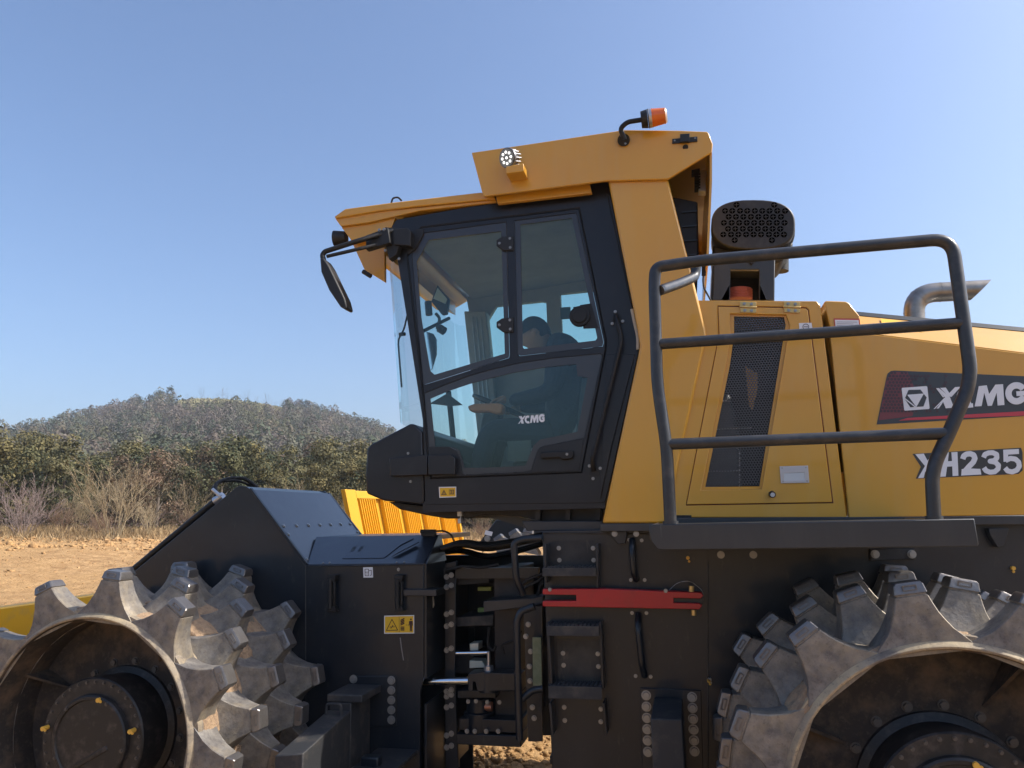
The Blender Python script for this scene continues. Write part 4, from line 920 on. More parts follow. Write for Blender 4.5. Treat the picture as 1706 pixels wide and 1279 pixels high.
# flush handle and lock
mb = MB(); mb.pp([(1299, 776.5), (1346, 775.5), (1348.5, 804), (1301, 805)], YE - .008, .005, [[(1306, 788), (1340, 787), (1341, 800), (1307, 800.5)]]); fh_ = build('flush_handle', mb, silver, ad, .001)
mb = MB(); mb.pp([(1306, 788), (1340, 787), (1341, 800), (1307, 800.5)], YE - .0062, .002); build('handle_cup', mb, mat('pale_handle_cup', (.55, .6, .65), .3, metal=.5), fh_)
for x, y in ((1303, 779.5), (1342.5, 778.5), (1344.5, 801), (1304.5, 802)): bolt(fh_, x, y, YE - .008, .003)
mb = MB(); c = P(1286, 823, YE); mb.cyl(c, c + Vector((0, -.03, -.004)), .017, 18, .015); lk = build('lock', mb, rubber, ad, .002); mb = MB(); mb.cyl(c + Vector((0, -.03, -.004)), c + Vector((0, -.032, -.004)), .011, 16); mb.cyl(c + Vector((0, -.032, -.004)), c + Vector((0, -.033, -.004)), .0055, 12); build('lock_barrel', mb, silver, lk)
st = flat([[(1331, 538), (1352, 537.5), (1354, 549), (1332, 549)]], YE - .006, white, ad, 'sticker'); flat(ring(1342.5, 544, 5, 4.5, 0, 360, .9) + stroke([(1339, 544), (1346, 544)], .9), YE - .0075, bdecal, st)
mb = MB(); mb.pp([(1125, 858), (1152, 858), (1152, 864), (1125, 864)], YE - .003, .002); build('drain_slot', mb, rubber, fh)

# ------------------------------------------------------------------ engine hood
def ex(px, py, Y): return P(px, py, Y)
XE = 3.1
cr0, cr1 = P(1381, 548, YE), P(1706, 588.5, YE); cr = lambda x: cr0.z + (cr1.z - cr0.z) * (x - cr0.x) / (cr1.x - cr0.x)
bot = P(1500, 861.5, YE).z
mb = MB(); A = P(1382, 548, YE); Bt = P(1414, 861.5, YE)
mb.prism([(A.x, cr(A.x)), (XE, cr(XE)), (XE, bot), (Bt.x, bot)], YE - .004, YE + .03); eh = top(root, 'engine_hood', mb, yellow, .005)
YT = YE + .16; te0, te1 = P(1431, 526, YT), P(1706, 552.5, YT); tz = lambda x: te0.z + (te1.z - te0.z) * (x - te0.x) / (te1.x - te0.x)
xs0 = P(1377, 520, YE).x
mb = MB(); xa2 = A.x
mb.slab([(xa2, YE - .002, cr(xa2) + .003), (XE, YE - .002, cr(XE) + .003), (XE, YT, tz(XE)), (te0.x - .06, YT, tz(te0.x - .06))], .02)
build('upper_bevel', mb, yellow, eh, .003)
mb = MB(); mb.prism(XZ([(1373, 503), (1376, 501.5), (1408, 502.5), (1414, 505), (1432, 527), (1432, 556), (1383, 549)], YE), YE - .008, YE + .12); build('front_hump', mb, yellow, eh, .008)
mb = MB(); mb.prism([(P(1373, 503, YE).x, P(1373, 503, YE).z), (P(1408, 503, YE).x, P(1373, 503, YE).z), (P(1408, 503, YE).x, 2.0), (P(1408, 503, YE).x - .03, 2.0)], YE + .12, far(YE)); build('front_wall', mb, yellow, eh)
mb = MB()
mb.slab([(te0.x, YT + .002, tz(te0.x) + .0), (XE, YT + .002, tz(XE) + .0), (XE, far(YT), tz(XE)), (te0.x, far(YT), tz(te0.x))], .02)
mb.slab([(te0.x - .03, YT - .002, tz(te0.x - .03) + .002), (XE, YT - .002, tz(XE) + .002), (XE, YT + .012, tz(XE) + .026), (te0.x - .03, YT + .012, tz(te0.x - .03) + .026)], .015)
build('hood_top', mb, deck, eh)
mb = MB(); mb.prism([(A.x, cr(A.x)), (XE, cr(XE)), (XE, bot), (Bt.x, bot)], far(YE) - .03, far(YE)); build('far_side', mb, yellow, eh)
# decals
YDc = YE - .0055
dec = [(1460.5, 707), (1477, 628), (1479, 622), (1484, 618), (1490, 617), (1706, 626.5), (1800, 630.5), (1800, 688), (1706, 693)]
dc = flat([dec], YDc, bdecal, eh, 'decal')
hx = []
for j in range(13):
    for i in range(22):
        x = 1462 + i * 5.85 + (2.9 if j % 2 else 0); y = 621 + j * 5.3 + .0 * i
        if inside((x - 2.5, y), dec) and inside((x, y - 3), dec) and y < 692 and random.random() < 1.35 - (x - 1462) / 90: hx.append([(x + 2.55 * math.cos(t * PI / 3), y + 2.55 * math.sin(t * PI / 3)) for t in range(6)])
mb = MB()
rb = flat([[(1464, 700), (1477.5, 632), (1486, 619), (1512, 620), (1530, 660), (1520, 693)]], YDc - .001, hexdecal, dc, 'print')
mb = MB()
for p in hx: mb.pp(p, YDc - .0024, .0008)
build('print', mb, bdecal if False else mat('darkest_red_print', (.045, .012, .018), .35, coat=.4), dc, ang=0)
flat([[(1497, 700.5), (1512, 696), (1706, 684.8), (1800, 679.5), (1800, 687.5), (1706, 692)]], YDc - .0030, rdecal, dc, 'print')
Z4 = lambda poly: [(1420 + x / 5.815, 590 + y / 5.815) for x, y in poly]
flat([Z4([(484, 325), (716, 308), (726, 314), (748, 522), (742, 530), (512, 546), (503, 540), (478, 334)])], YDc - .0042, white, dc, 'emblem')
flat([Z4([(545, 345), (660, 342), (720, 418), (690, 505), (562, 513), (508, 432)])], YDc - .0054, bdecal, dc, 'emblem')
flat([Z4([(532, 392), (694, 380), (620, 510)]), Z4([(502, 430), (512, 425), (622, 512), (616, 520)])], YDc - .0066, white, dc, 'emblem')
letters = [[(822, 328), (838, 327), (945, 412), (985, 518), (905, 523), (880, 462), (838, 524), (815, 526), (900, 420)],
           [(787, 530), (800, 529), (905, 425), (893, 420)], [(822, 328), (812, 330), (880, 420), (890, 412)], [(850, 326), (905, 322), (940, 375), (995, 318), (1050, 314), (962, 412), (945, 410), (925, 398)],
           [(1185, 506), (1225, 309), (1302, 300), (1325, 385), (1386, 294), (1460, 289), (1474, 491), (1408, 496), (1398, 372), (1352, 498), (1312, 500), (1278, 372), (1252, 502)]]
letters += ring(1115, 415, 78, 75, 60, 300, 56, 12) + stroke([(1110, 500), (1170, 494)], 40)
letters += ring(1590, 378, 78, 78, 25, 325, 62, 16) + stroke([(1590, 382), (1672, 376)], 46)
flat([Z4(p) for p in letters], YDc - .0042, white, dc, 'lettering')
pl_ = [(583, 965), (1635, 905), (1650, 950), (1650, 1125), (1610, 1160), (615, 1205), (665, 1090)]
dc2 = flat([Z4(pl_)], YDc, bdecal, eh, 'decal')
num = [[(610, 968), (692, 962), (728, 1030), (785, 957), (848, 953), (762, 1078), (812, 1190), (735, 1195), (705, 1132), (692, 1197), (636, 1200), (704, 1082)],
       [(868, 954), (935, 950), (926, 1036), (966, 1034), (960, 949), (1018, 946), (1028, 1176), (972, 1180), (968, 1086), (918, 1089), (905, 1184), (840, 1188)]]
num += stroke([(1070, 1015), (1080, 985), (1105, 968), (1140, 962), (1175, 975), (1188, 1008), (1172, 1045), (1130, 1088), (1085, 1140)], 52) + [[(1060, 1112), (1110, 1105), (1240, 1110), (1250, 1165), (1055, 1175)]]
num += stroke([(1272, 1000), (1285, 970), (1320, 955), (1360, 953), (1398, 970), (1400, 1005), (1375, 1030), (1335, 1036), (1385, 1045), (1416, 1075), (1412, 1110), (1380, 1138), (1335, 1143), (1295, 1128), (1275, 1098)], 48)
num += [[(1462, 925), (1612, 917), (1615, 965), (1510, 972), (1508, 1040), (1465, 1042)]] + stroke([(1485, 1030), (1530, 1008), (1580, 1015), (1612, 1045), (1618, 1085), (1595, 1122), (1550, 1140), (1505, 1130), (1480, 1100)], 48)
flat([Z4(p) for p in num], YDc - .0012, white, dc2, 'lettering')
# lettering on the lower door pane
sx, sy_ = (908 - 863) / (1690 - 787), (706 - 690) / (531 - 280)
flat([[(863 + (x - 787) * sx, 690 + (y - 280) * sy_) for x, y in p] for p in letters], YD + .0105, white, dr, 'lettering')
st = flat([[(1389, 530), (1432, 530.5), (1434, 548), (1391, 549)]], YDc - .006, mat('red_border_print', (.5, .08, .05), .5), eh, 'sticker'); flat([[(1391, 532.5), (1430.5, 533), (1432, 546.5), (1392.5, 547)]], YDc - .0072, white, st)
flat([stroke([(1394, 536 + 3 * k), (1428 - (k % 2) * 6, 536.4 + 3 * k)], .7)[0] for k in range(4)], YDc - .0084, mat('grey_print', (.3, .3, .34), .5), st)
qy = [P(1469, 531.5, YE + .08), P(1540, 539, YE + .09), P(1541, 556, YE + .05), P(1470, 549, YE + .04)]
mb = MB(); nrm = Vector((0, -(tz(0) - cr(0)), (YT - YE))).normalized(); nrm = Vector((0, -.85, .5))
mb.slab([(p.x, YE - .004 + (YT - YE) * t - .0, 0 + (cr(p.x) * (1 - t) + tz(p.x) * t) + .006) for p, t in ((P(1470, 531, YE + .1), .86), (P(1536, 538, YE + .1), .84), (P(1538, 554, YE + .05), .36), (P(1471, 548, YE + .05), .38))], .002); st = build('sticker', mb, ydecal, eh)

# ------------------------------------------------------------------ air cleaner
def oval(cx_, cy_, a, b, n=40, p=2.6):
    return [(cx_ + a * abs(math.cos(t)) ** (2 / p) * (1 if math.cos(t) > 0 else -1), cy_ + b * abs(math.sin(t)) ** (2 / p) * (1 if math.sin(t) > 0 else -1)) for t in (2 * PI * i / n for i in range(n))]
YA = 4.42
fo = oval(1255, 373.5, 70, 41.5); mb = MB(); mb.prism(XZ(fo, YA), YA, YA + .10); mb.prism(XZ(oval(1257, 377, 70, 43.5), YA + .05), YA + .10, YA + .34)
greyp = mat('grey_black_plastic', (.016, .016, .018), .5, noise=[(20, (.04, .04, .04), .5, .8)]); ac = top(root, 'air_cleaner', mb, greyp, .008, ang=25)
rows = [(341, [1227, 1290]), (351, [1208, 1220, 1233, 1245, 1257.5, 1270, 1282, 1295, 1308]), (361, [1214, 1226, 1238.5, 1251, 1263.5, 1276, 1288, 1301]), (371, [1206, 1219, 1231.5, 1244, 1256.5, 1269, 1281.5, 1294, 1307]), (381, [1213, 1225, 1237.5, 1250, 1262.5, 1275, 1287, 1300]), (390.5, [1205, 1218, 1230, 1243, 1255.5, 1268, 1281, 1293.5, 1306]), (400, [1224, 1286])]
mb = MB(); c = MB(); c.cyl((0, 0, 0), (0, -.0015, 0), .0175, 14); DISC = c.mesh('vent_disc', mat('vent_hole_shade', (.001, .001, .001), 1, spec=0), 30)  # flat black discs, the shade of each hole put into their colour
c = MB(); c.box(-.0016, .0016, -.003, -.0016, -.013, .013); c.box(-.013, -.0017, -.003, -.0016, -.0016, .0016); c.box(.0017, .013, -.003, -.0016, -.0016, .0016); CROSS = c.mesh('vent_cross', mat('grey_plastic', (.03, .03, .032), .6))
for y, xs_ in rows:
    for x in xs_: hh_ = link('vent_disc', DISC, ac, loc=P(x, y, YA - .0006)); link('vent_cross', CROSS, hh_)
mb = MB(); mb.prism(XZ([(1187, 406), (1215, 414), (1300, 414), (1322, 400), (1321, 413), (1303, 434), (1292, 437), (1189, 434)], YA + .06), YA + .07, YA + .42); lo = build('cleaner_lower_body', mb, plastic, ac, .015)
mb = MB(); mb.cyl(P(1300, 425, YA + .35), P(1300, 452, YA + .35), .05, 24); build('outlet', mb, plastic, ac)
mb = MB(); mb.pp([(1190, 434), (1291, 431), (1289, 500), (1187, 500)], YA + .01, .03, [[(1217, 449), (1265, 449), (1265, 499), (1216, 499)]])
mb.prism(XZ([(1187, 434), (1195, 434), (1192, 500), (1184, 500)], YA + .05), YA + .042, YA + .38); mb.prism(XZ([(1283, 434), (1291, 434), (1290, 500), (1282, 500)], YA + .05), YA + .042, YA + .38); build('cleaner_stand', mb, deck, ac, .003)
mb = MB(); mb.pp([(1190, 434), (1290, 434), (1290, 502), (1187, 502)], YA + .39, .02); build('stand_back', mb, rubber, ac)
mb = MB(); a, b = P(1232, 500, YA + .15), P(1232, 482, YA + .15)
for k in range(7): mb.cyl(a + (b - a) * k / 7, a + (b - a) * (k + .6) / 7, .072, 24, .076); mb.cyl(a + (b - a) * (k + .6) / 7, a + (b - a) * (k + 1) / 7, .076, 24, .072)
build('hose', mb, redrub, ac, ang=20)
mb = MB(); mb.pp([(1232, 419), (1272, 419), (1252, 441)], YA - .004, .014); ctr_ = build('clip', mb, plastic, ac, .003)
# exhaust elbow
YX = 4.75; smooth_r[0] = .5
w_ = .056
a, b, c, d = P(1524, 545, YX), P(1524, 487, YX), P(1570, 487, YX), P(1643, 482, YX)
pts_ = [a, P(1523, 522, YX)]
for k in range(1, 9): t = k / 9; p0, p1_, p2_ = P(1523, 522, YX), P(1521, 487, YX), P(1566, 486.5, YX); pts_.append(p0 * (1 - t) ** 2 + p1_ * 2 * t * (1 - t) + p2_ * t * t)
pts_ += [P(1566, 486.5, YX), P(1612, 484, YX)]
mb = MB(); mb.tube(pts_, w_ * 1.02, 28, 0, cap=False)
# slash-cut tip
n = 28; base = pts_[-1]; w = (pts_[-1] - pts_[-2]).normalized(); u = Vector((0, 1, 0)); v = w.cross(u); v = -v if v.z < 0 else v
ring0 = [base + (u * math.cos(t) + v * math.sin(t)) * w_ * 1.02 for t in (2 * PI * i / n for i in range(n))]
ring1 = [base + w * (.012 + .115 * (1 + math.sin(2 * PI * i / n)) / 2) + (u * math.cos(2 * PI * i / n) + v * math.sin(2 * PI * i / n)) * w_ * 1.02 for i in range(n)]
mb.add(ring0 + ring1, [(i, (i + 1) % n, n + (i + 1) % n, n + i) for i in range(n)])
exh = top(root, 'exhaust_pipe', mb, steelx, ang=50)
for p, q in ((pts_[1], pts_[2]), (pts_[5], pts_[6]), (pts_[-2], pts_[-1])):
    w = (q - p).normalized(); mb = MB(); mb.cyl(p - w * .002, p + w * .003, w_ * 1.045, 28); build('weld_seam', mb, steelx, exh)

# ------------------------------------------------------------------ front frame
fs_ = [(222, 953), (393, 812), (400, 809), (409, 810), (418, 816), (511, 942), (706, 939.5), (706, 1128), (700, 1150), (700, 1500), (150, 1500)]
mb = MB(); mb.prism(XZ(fs_, YFB), YFB, YFB + .02); ff = top(root, 'front_frame', mb, black, .004)
FYB = far(YFB)
mb = MB(); mb.prism(XZ(fs_, YFB), FYB - .02, FYB); build('far_side_plate', mb, black, ff, .004)
t0, t1 = P(420, 815.5, YFB), P(512, 942, YFB)
mb = MB(); mb.slab([(t0.x, YFB + .021, t0.z), (t1.x, YFB + .021, t1.z), (t1.x, FYB - .021, t1.z), (t0.x, FYB - .021, t0.z)], .012); sp = build('sloped_panel', mb, slope_m, ff)
mb = MB(); t2, t3 = P(400, 810, YFB), P(222, 953, YFB); mb.slab([(t3.x, YFB + .021, t3.z), (t2.x, YFB + .021, t2.z), (t2.x, FYB - .021, t2.z), (t3.x, FYB - .021, t3.z)], .012); mb.slab([(t2.x, YFB + .021, t2.z), (t0.x, YFB + .021, t0.z), (t0.x, FYB - .021, t0.z), (t2.x, FYB - .021, t2.z)], .012); build('front_slope', mb, black, ff)
dirp = (t1 - t0); nrm = Vector((-dirp.z, 0, dirp.x)); nrm = nrm.normalized(); nrm = -nrm if nrm.z < 0 else nrm
rotp = Vector((0, -1, 0)).rotation_difference(nrm).to_euler()
for k in range(7):
    p = t0 + dirp * .49; bolt_at(sp, (p.x, YFB + .06 + k * (FYB - YFB - .12) / 6, p.z), .012, DOME, rotp)
for f_, y in ((.60, YFB + .045), (.93, YFB + .045), (.62, FYB - .045), (.93, FYB - .045)):
    p = t0 + dirp * f_; bolt_at(sp, (p.x, y, p.z), .011, DOME, rotp)
for s in (YFB + .0, FYB - .02):
    mb = MB(); e0 = t0 + Vector((0, 0, 0)); mb.slab([(t0.x - .01, s - .004, t0.z + .012), (t1.x, s - .004, t1.z + .012), (t1.x, s + .022, t1.z + .012), (t0.x - .01, s + .022, t0.z + .012)], .011); build('edge_strip', mb, black, ff, .003)
# fuel tank box: sloped lid, rear face
lz0 = P(600, 940.5, YFB).z; lx0, lx1 = P(511, 941, YFB).x, P(707, 939, YFB).x
YL = YFB + .34; lzt = P(630, 892, YL).z; lxa, lxb = P(527, 893, YL).x, P(731, 891, YL).x
mb = MB(); mb.slab([(lx0, YFB + .003, lz0 + .004), (lx1, YFB + .003, lz0 + .004), (lxb, YL, lzt), (lxa, YL, lzt)], .02); lid = build('tank_lid', mb, slope_m, ff, .004)
mb = MB(); mb.box(lxa, lxb, YL + .002, FYB - .03, lzt - .03, lzt - .002); build('tank_top', mb, black, ff)
def onlid(px, py, t): # point on lid for stickers: t 0 near .. 1 far
    y = YFB + (YL - YFB) * t; z = lz0 + (lzt - lz0) * t; d = P(px, py, y); return Vector((d.x, y, z + .006))
mb = MB(); mb.slab([onlid(570, 928, .18), onlid(640, 928, .18), onlid(668, 908, .62), onlid(690, 899, .85), onlid(598, 900, .8)], .003); fl = build('filler_flap', mb, slope_m, lid, .002)
mb = MB(); mb.slab([onlid(652, 927, .2) + Vector((0, 0, .004)), onlid(664, 924, .25) + Vector((0, 0, .02)), onlid(698, 907, .6) + Vector((0, 0, .02)), onlid(692, 906, .62) + Vector((0, 0, .004))], .004); build('flap_edge', mb, black, lid)
for x in (583, 595): mb = MB(); mb.slab([onlid(x, 920, .4), onlid(x + 6, 920, .4), onlid(x + 12, 911, .58), onlid(x + 6, 911, .58)], .008); build('hinge', mb, bolt_m, lid)
for x in (538, 549, 661, 673): bolt_at(lid, onlid(x, 938, .04), .006, DOME, (-.9, 0, 0))
# rear face of the tank box
mb = MB(); a = P(707, 940, YFB); zcut = P(707, 1130, YFB).z
mb.prism([(lx1 - .001, lz0), (lx1 + .012, lz0), (lx1 + .012, zcut), (lx1 - .001, zcut)], YFB + .004, YFB + .36); mb.prism([(lx1 - .001, zcut - .14), (lx1 + .012, zcut - .14), (lx1 + .012, .3), (lx1 - .001, .3)], YFB + .004, YFB + .5)
build('tank_rear_plate', mb, black, ff)
mb = MB(); mb.slab([(lx1 + .012, YFB + .003, lz0), (lx1 + .012, YL + .05, lz0), (lxb, YL + .05, lzt), (lxb, YL, lzt)], .01); build('tank_rear_plate', mb, black, ff)
mb = MB(); sh0, sh1 = P(674, 981, YFB), P(738, 981, YFB); zs = P(700, 992, YFB).z; mb.prism([(sh0.x, sh0.z), (sh1.x - .03, sh0.z), (sh1.x - .03, zs), (sh0.x + .005, zs)], YFB - .03, YFB + .12); build('step_plate', mb, deck, ff, .004)
mb = MB(); mb.tube([P(716, 993, YFB + .12), P(714, 1010, YFB + .12), P(719, 1014, YFB + .12), P(723, 1008, YFB + .12), P(721, 993, YFB + .12)], .006, 8, 3); build('hook', mb, bolt_m, ff)
# two upright handles on the box side
for x in (551, 663):
    mb = MB(); mb.pp([(x - 7, 958), (x + 8, 958), (x + 6, 969), (x - 5, 970)], YFB - .05, .048); mb.pp([(x - 5, 1010), (x + 6, 1010), (x + 9, 1018), (x - 6, 1020)], YFB - .05, .048); mb.cyl(P(x - 1, 964, YFB - .045), P(x - 1, 1014, YFB - .045), .015, 14); mb.cyl(P(x + 6, 964, YFB - .03), P(x + 6, 1014, YFB - .03), .010, 12)
    build('handle', mb, rubber, ff, .003)
bolt(ff, 664, 948.5, YFB - .003, .008)
# labels on the box
st = flat([[(605, 945), (621, 944.5), (621.5, 962), (605.5, 962)]], YFB - .002, white, ff, 'sticker')
flat(stroke([(608, 948), (608.3, 959), (614, 959), (614, 948), (608, 948)], .9) + stroke([(608, 953), (614, 953)], .9) + stroke([(614, 951), (618.5, 949.5), (618.5, 958), (616, 958.5)], .9) + stroke([(610, 956), (612.5, 956)], .8), YFB - .0032, bdecal, st)
st = flat([[(640, 1025.5), (690, 1024.5), (690, 1055), (640, 1055.5)]], YFB - .002, white, ff, 'sticker'); flat([[(641.3, 1027), (688.7, 1026), (688.7, 1053.7), (641.3, 1054)]], YFB - .0032, ydecal, st)
pr_ = stroke([(653, 1031.5), (662.5, 1049.5), (643.8, 1050), (653, 1031.5)], 1.2) + stroke([(649, 1044.5), (657.5, 1044)], 1.1) + stroke([(651, 1047), (655, 1041)], 1.1) + stroke([(665, 1028), (665, 1053)], .5)
pr_ += sum([stroke([(667.2, 1033.5 + k * 2.6), (673.6, 1030 + k * 2.6)], 1.9) for k in range(4)], []) + sum([stroke([(667.2, 1044.5 + k * 2.4), (673.6, 1048 + k * 2.4 - 3.5)], 1.7) for k in range(3)], []) + stroke([(676, 1041), (677.5, 1041)], .9) + stroke([(679, 1041), (680.5, 1041)], .9) + [[(684.5 + 1.5 * math.cos(t), 1031.6 + 1.6 * math.sin(t)) for t in (k * PI / 4 for k in range(8))]] + [[(681.6, 1034.2), (687.4, 1034.2), (688, 1042), (686.9, 1042), (686.4, 1037), (686.2, 1051.5), (684.9, 1051.5), (684.5, 1043), (684.1, 1051.5), (682.8, 1051.5), (682.6, 1037), (682.1, 1042), (681, 1042)]]
flat(pr_, YFB - .0044, mat('dark_brown_print', (.06, .015, .01), .5), st)
flat([[(666, 1062), (667.5, 1062), (669.5, 1078), (673, 1100), (671.5, 1100), (668, 1080)]], YFB - .0015, mat('scratch', (.2, .2, .2), .5), ff, 'scratch')
# scraper arm running from the frame towards the camera
zt2 = P(620, 1136, YFB).z; xa3, xb3 = P(592, 1136, YFB).x, P(634, 1136, YFB).x
mb = MB(); mb.pp([(588, 1126), (657, 1126), (660, 1132), (660, 1210), (586, 1210), (584, 1132)], YFB - .012, .01); mp2 = build('mount_plate', mb, black, ff, .003)
for y in (1133, 1149.5, 1166, 1182.5, 1199): bolt(mp2, 652, y, YFB - .014, .0185, DOME)
bolt(mp2, 589, 1131, YFB - .014, .0185, DOME)
zt2 = EYE - .936; xa3, xb3 = -1.985, -1.776
mb = MB(); mb.box(xa3, xb3, YFB - .285, YFB - .013, zt2 - .04, zt2); sa = build('scraper_arm', mb, dusty, ff, .006)
ct = [P(547, 1182, 4.04), P(584, 1184, 4.04), P(505, 1255, 3.43), P(458, 1259, 3.43)]
mb = MB(); mb.add(ct + [p - Vector((0, 0, .42)) for p in ct], [(0, 1, 2, 3), (7, 6, 5, 4), (0, 4, 5, 1), (1, 5, 6, 2), (2, 6, 7, 3), (3, 7, 4, 0)]); build('arm_beam', mb, dusty, sa, .006)
mb = MB(); mb.box(xa3 + .02, ct[1].x - .001, YFB - .283, YFB - .016, zt2 - .46, zt2 - .041); build('arm_root', mb, dusty, sa, .006)
smooth_r[0] = .03
e1, e2 = ct[0].lerp(ct[3], .12), ct[1].lerp(ct[2], .12); e1, e2 = e1.lerp(e2, .15), e1.lerp(e2, .8); upz = Vector((0, 0, .055))
mb = MB(); mb.tube([e1, e1 + upz, e2 + upz, e2], .008, 8, 5); build('lifting_eye', mb, dusty, sa)
xr = ct[1].x; zl = ct[1].z
for k in range(4):
    f = .05 + .27 * k; p = ct[1].lerp(ct[2], f); bx_ = p.x + .03
    mb = MB(); mb.box(bx_, bx_ + .13, p.y - .10, p.y + .03, p.z - .30, p.z - .275); build('clamp_plate', mb, black, sa, .004)
    mb = MB(); mb.box(bx_ + .05, bx_ + .15, p.y - .02, p.y + .05, p.z - .274, p.z - .215); build('scraper_clamp', mb, black, sa, .008)
    bolt_at(sa, (bx_ + .03, p.y - .05, p.z - .272), .016, BOLT, (-PI / 2, 0, 0))
mb = MB(); mb.box(xb3 - .02, P(697, 1250, YFB).x, YFB - .45, YFB - .003, .50, .52); build('lower_step', mb, dusty, ff, .004)
# boom tube along the front slope, hose loop
mb = MB(); n1 = Vector((-.5, 0, .6)).normalized(); mb.tube([P(222, 955, YFB + .16) + n1 * .02, P(362, 838, YFB + .16) + n1 * .02], .022, 12, 0); bt = build('lift_cylinder', mb, rubber, ff)
mb = MB(); mb.cyl(P(358, 835, YFB + .16), P(372, 826, YFB + .16), .028, 12); mb.cyl(P(354, 815, YFB + .14), P(368, 827, YFB + .14), .012, 10); build('fitting', mb, silver, bt)
smooth_r[0] = .12
mb = MB(); mb.tube([P(360, 826, YFB + .16), P(358, 806, YFB + .2), P(378, 797, YFB + .3), P(408, 796, YFB + .4), P(428, 812, YFB + .45)], .013, 10, 5); mb.tube([P(352, 818, YFB + .2), P(362, 803, YFB + .24), P(395, 799, YFB + .34), P(424, 812, YFB + .45)], .010, 8, 5); build('hose', mb, rubber, ff)
# front push blade
xbld = P(20, 1030, 4.4).x
bz = P(20, 1012, 4.3).z
def bladeX(y): return xbld
mb = MB(); mb.prism([(xbld, bz), (xbld - .10, bz - .0), (xbld - .26, bz - .3), (xbld - .26, .15), (xbld - .2, .12), (xbld - .02, bz - .20)], 3.0, far(3.0) ); bl = top(root, 'push_blade', mb, yellow2, .012)
mb = MB(); mb.box(xbld + .004, xbld + .12, 3.25, 3.75, bz - .20, bz + .0); build('blade_cap', mb, yellow2, bl, .02)
mb = MB(); mb.box(xbld + .01, xbld + .9, 4.42, 4.62, .55, .75); mb.box(xbld + .01, xbld + .9, far(4.62), far(4.42), .55, .75); build('blade_arm', mb, black, bl, .01)

# ------------------------------------------------------------------ articulation joint
YJ = 4.62
mb = MB(); mb.pp([(742, 938), (760, 934), (758, 1130), (764, 1279), (742, 1290), (741, 1130)], YFB + .22, .03); jt = top(root, 'pivot_joint', mb, black, .004)
mb = MB(); mb.prism(XZ([(700, 960), (742, 950), (742, 1290), (700, 1290)], YFB + .3), YFB + .36, far(YFB) - .3); build('front_web', mb, black, jt)
for y in (961, 978, 1023, 1043, 1083, 1152, 1160, 1178, 1225, 1245):
    bolt(jt, 744, y, YFB + .215, .013, DOME); bolt(jt, 752, y - 3, YFB + .215, .013, DOME)
mb = MB()
mb.pp([(760, 953), (815, 949), (815, 971), (760, 975)], YJ, .5)
build('upper_yoke', mb, dusty, jt, .005)
mb = MB(); mb.pp([(822, 946), (866, 944), (868, 1120), (824, 1120)], YJ + .02, .45); mb.pp([(824, 1150), (870, 1150), (870, 1196), (824, 1194)], YJ + .03, .4); build('pivot_post', mb, mat('brown_black_paint', (.026, .020, .019), .5, noise=[(15, (.05, .04, .035), .5, .8)]), jt, .006)
mb = MB(); mb.pp([(805, 1001), (888, 996), (905, 992), (905, 1006), (884, 1010), (806, 1020)], YJ - .25, .22); build('lock_plate', mb, deck, jt, .004)
mb = MB(); mb.pp([(760, 1028), (822, 1024), (822, 1042), (760, 1044)], YJ, .4); mb.pp([(745, 1085), (790, 1085), (790, 1122), (745, 1122)], YJ + .1, .3); build('middle_yoke', mb, dusty, jt, .005)
mb = MB(); mb.cyl(P(750, 1088, YJ - .05), P(816, 1087, YJ - .05), .014, 14); build('steel_pin', mb, chrome, jt)
mb = MB(); mb.cyl(P(706, 1135, YFB + .10), P(781, 1134, YFB + .10), .022, 20); mb2 = build('steering_ram', mb, chrome, jt)
mb = MB(); mb.pp([(780, 1122), (800, 1120), (868, 1122), (870, 1150), (795, 1152), (792, 1136), (788, 1136), (788, 1152), (780, 1150)], YFB + .05, .12); mb.cyl(P(815, 1118, YFB + .11), P(815, 1152, YFB + .11), .062, 28); build('ram_eye', mb, black, jt, .004)
mb = MB(); mb.cyl(P(814, 1109, YFB + .11), P(814, 1119, YFB + .11), .028, 20); mb.cyl(P(814, 1086, YFB + .11), P(814, 1110, YFB + .11), .010, 10); build('grease_fitting', mb, silver, jt)
vm = mat('pale_valve_metal', (.6, .6, .5), .5, metal=.2)
for q_ in ([(782, 1072), (797, 1071), (797, 1083), (783, 1084)], [(782, 1100), (803, 1101), (810, 1112), (782, 1113)]): mb = MB(); mb.pp(q_, YJ - .02, .1); build('valve_block', mb, vm, jt, .003)
cj = MB(); cj.pp([(742, 925), (905, 925), (905, 1060), (888, 1062), (888, 1146), (905, 1148), (905, 1180), (880, 1224), (742, 1216), (742, 1125), (787, 1124), (787, 1048), (742, 1046)], YJ + .62, .05); build('dark_backing', cj, black, jt)  # added dark sheets that shut off the bright ground behind the joint
cj = MB(); cj.pp([(893, 925), (925, 925), (925, 1225), (890, 1225), (897, 1150), (903, 1146), (903, 1062), (893, 1060)], YJ + .70, .03); build('dark_backing', cj, black, jt)  # added to block the light sliver beside the ladder
cj = MB(); cj.pp([(820, 1046), (870, 1046), (870, 1125), (820, 1125)], YJ + .60, .03); build('dark_backing', cj, black, jt)
cj = MB(); cj.pp([(736, 1046), (790, 1046), (790, 1126), (736, 1126)], YJ + .60, .03); build('dark_backing', cj, black, jt)
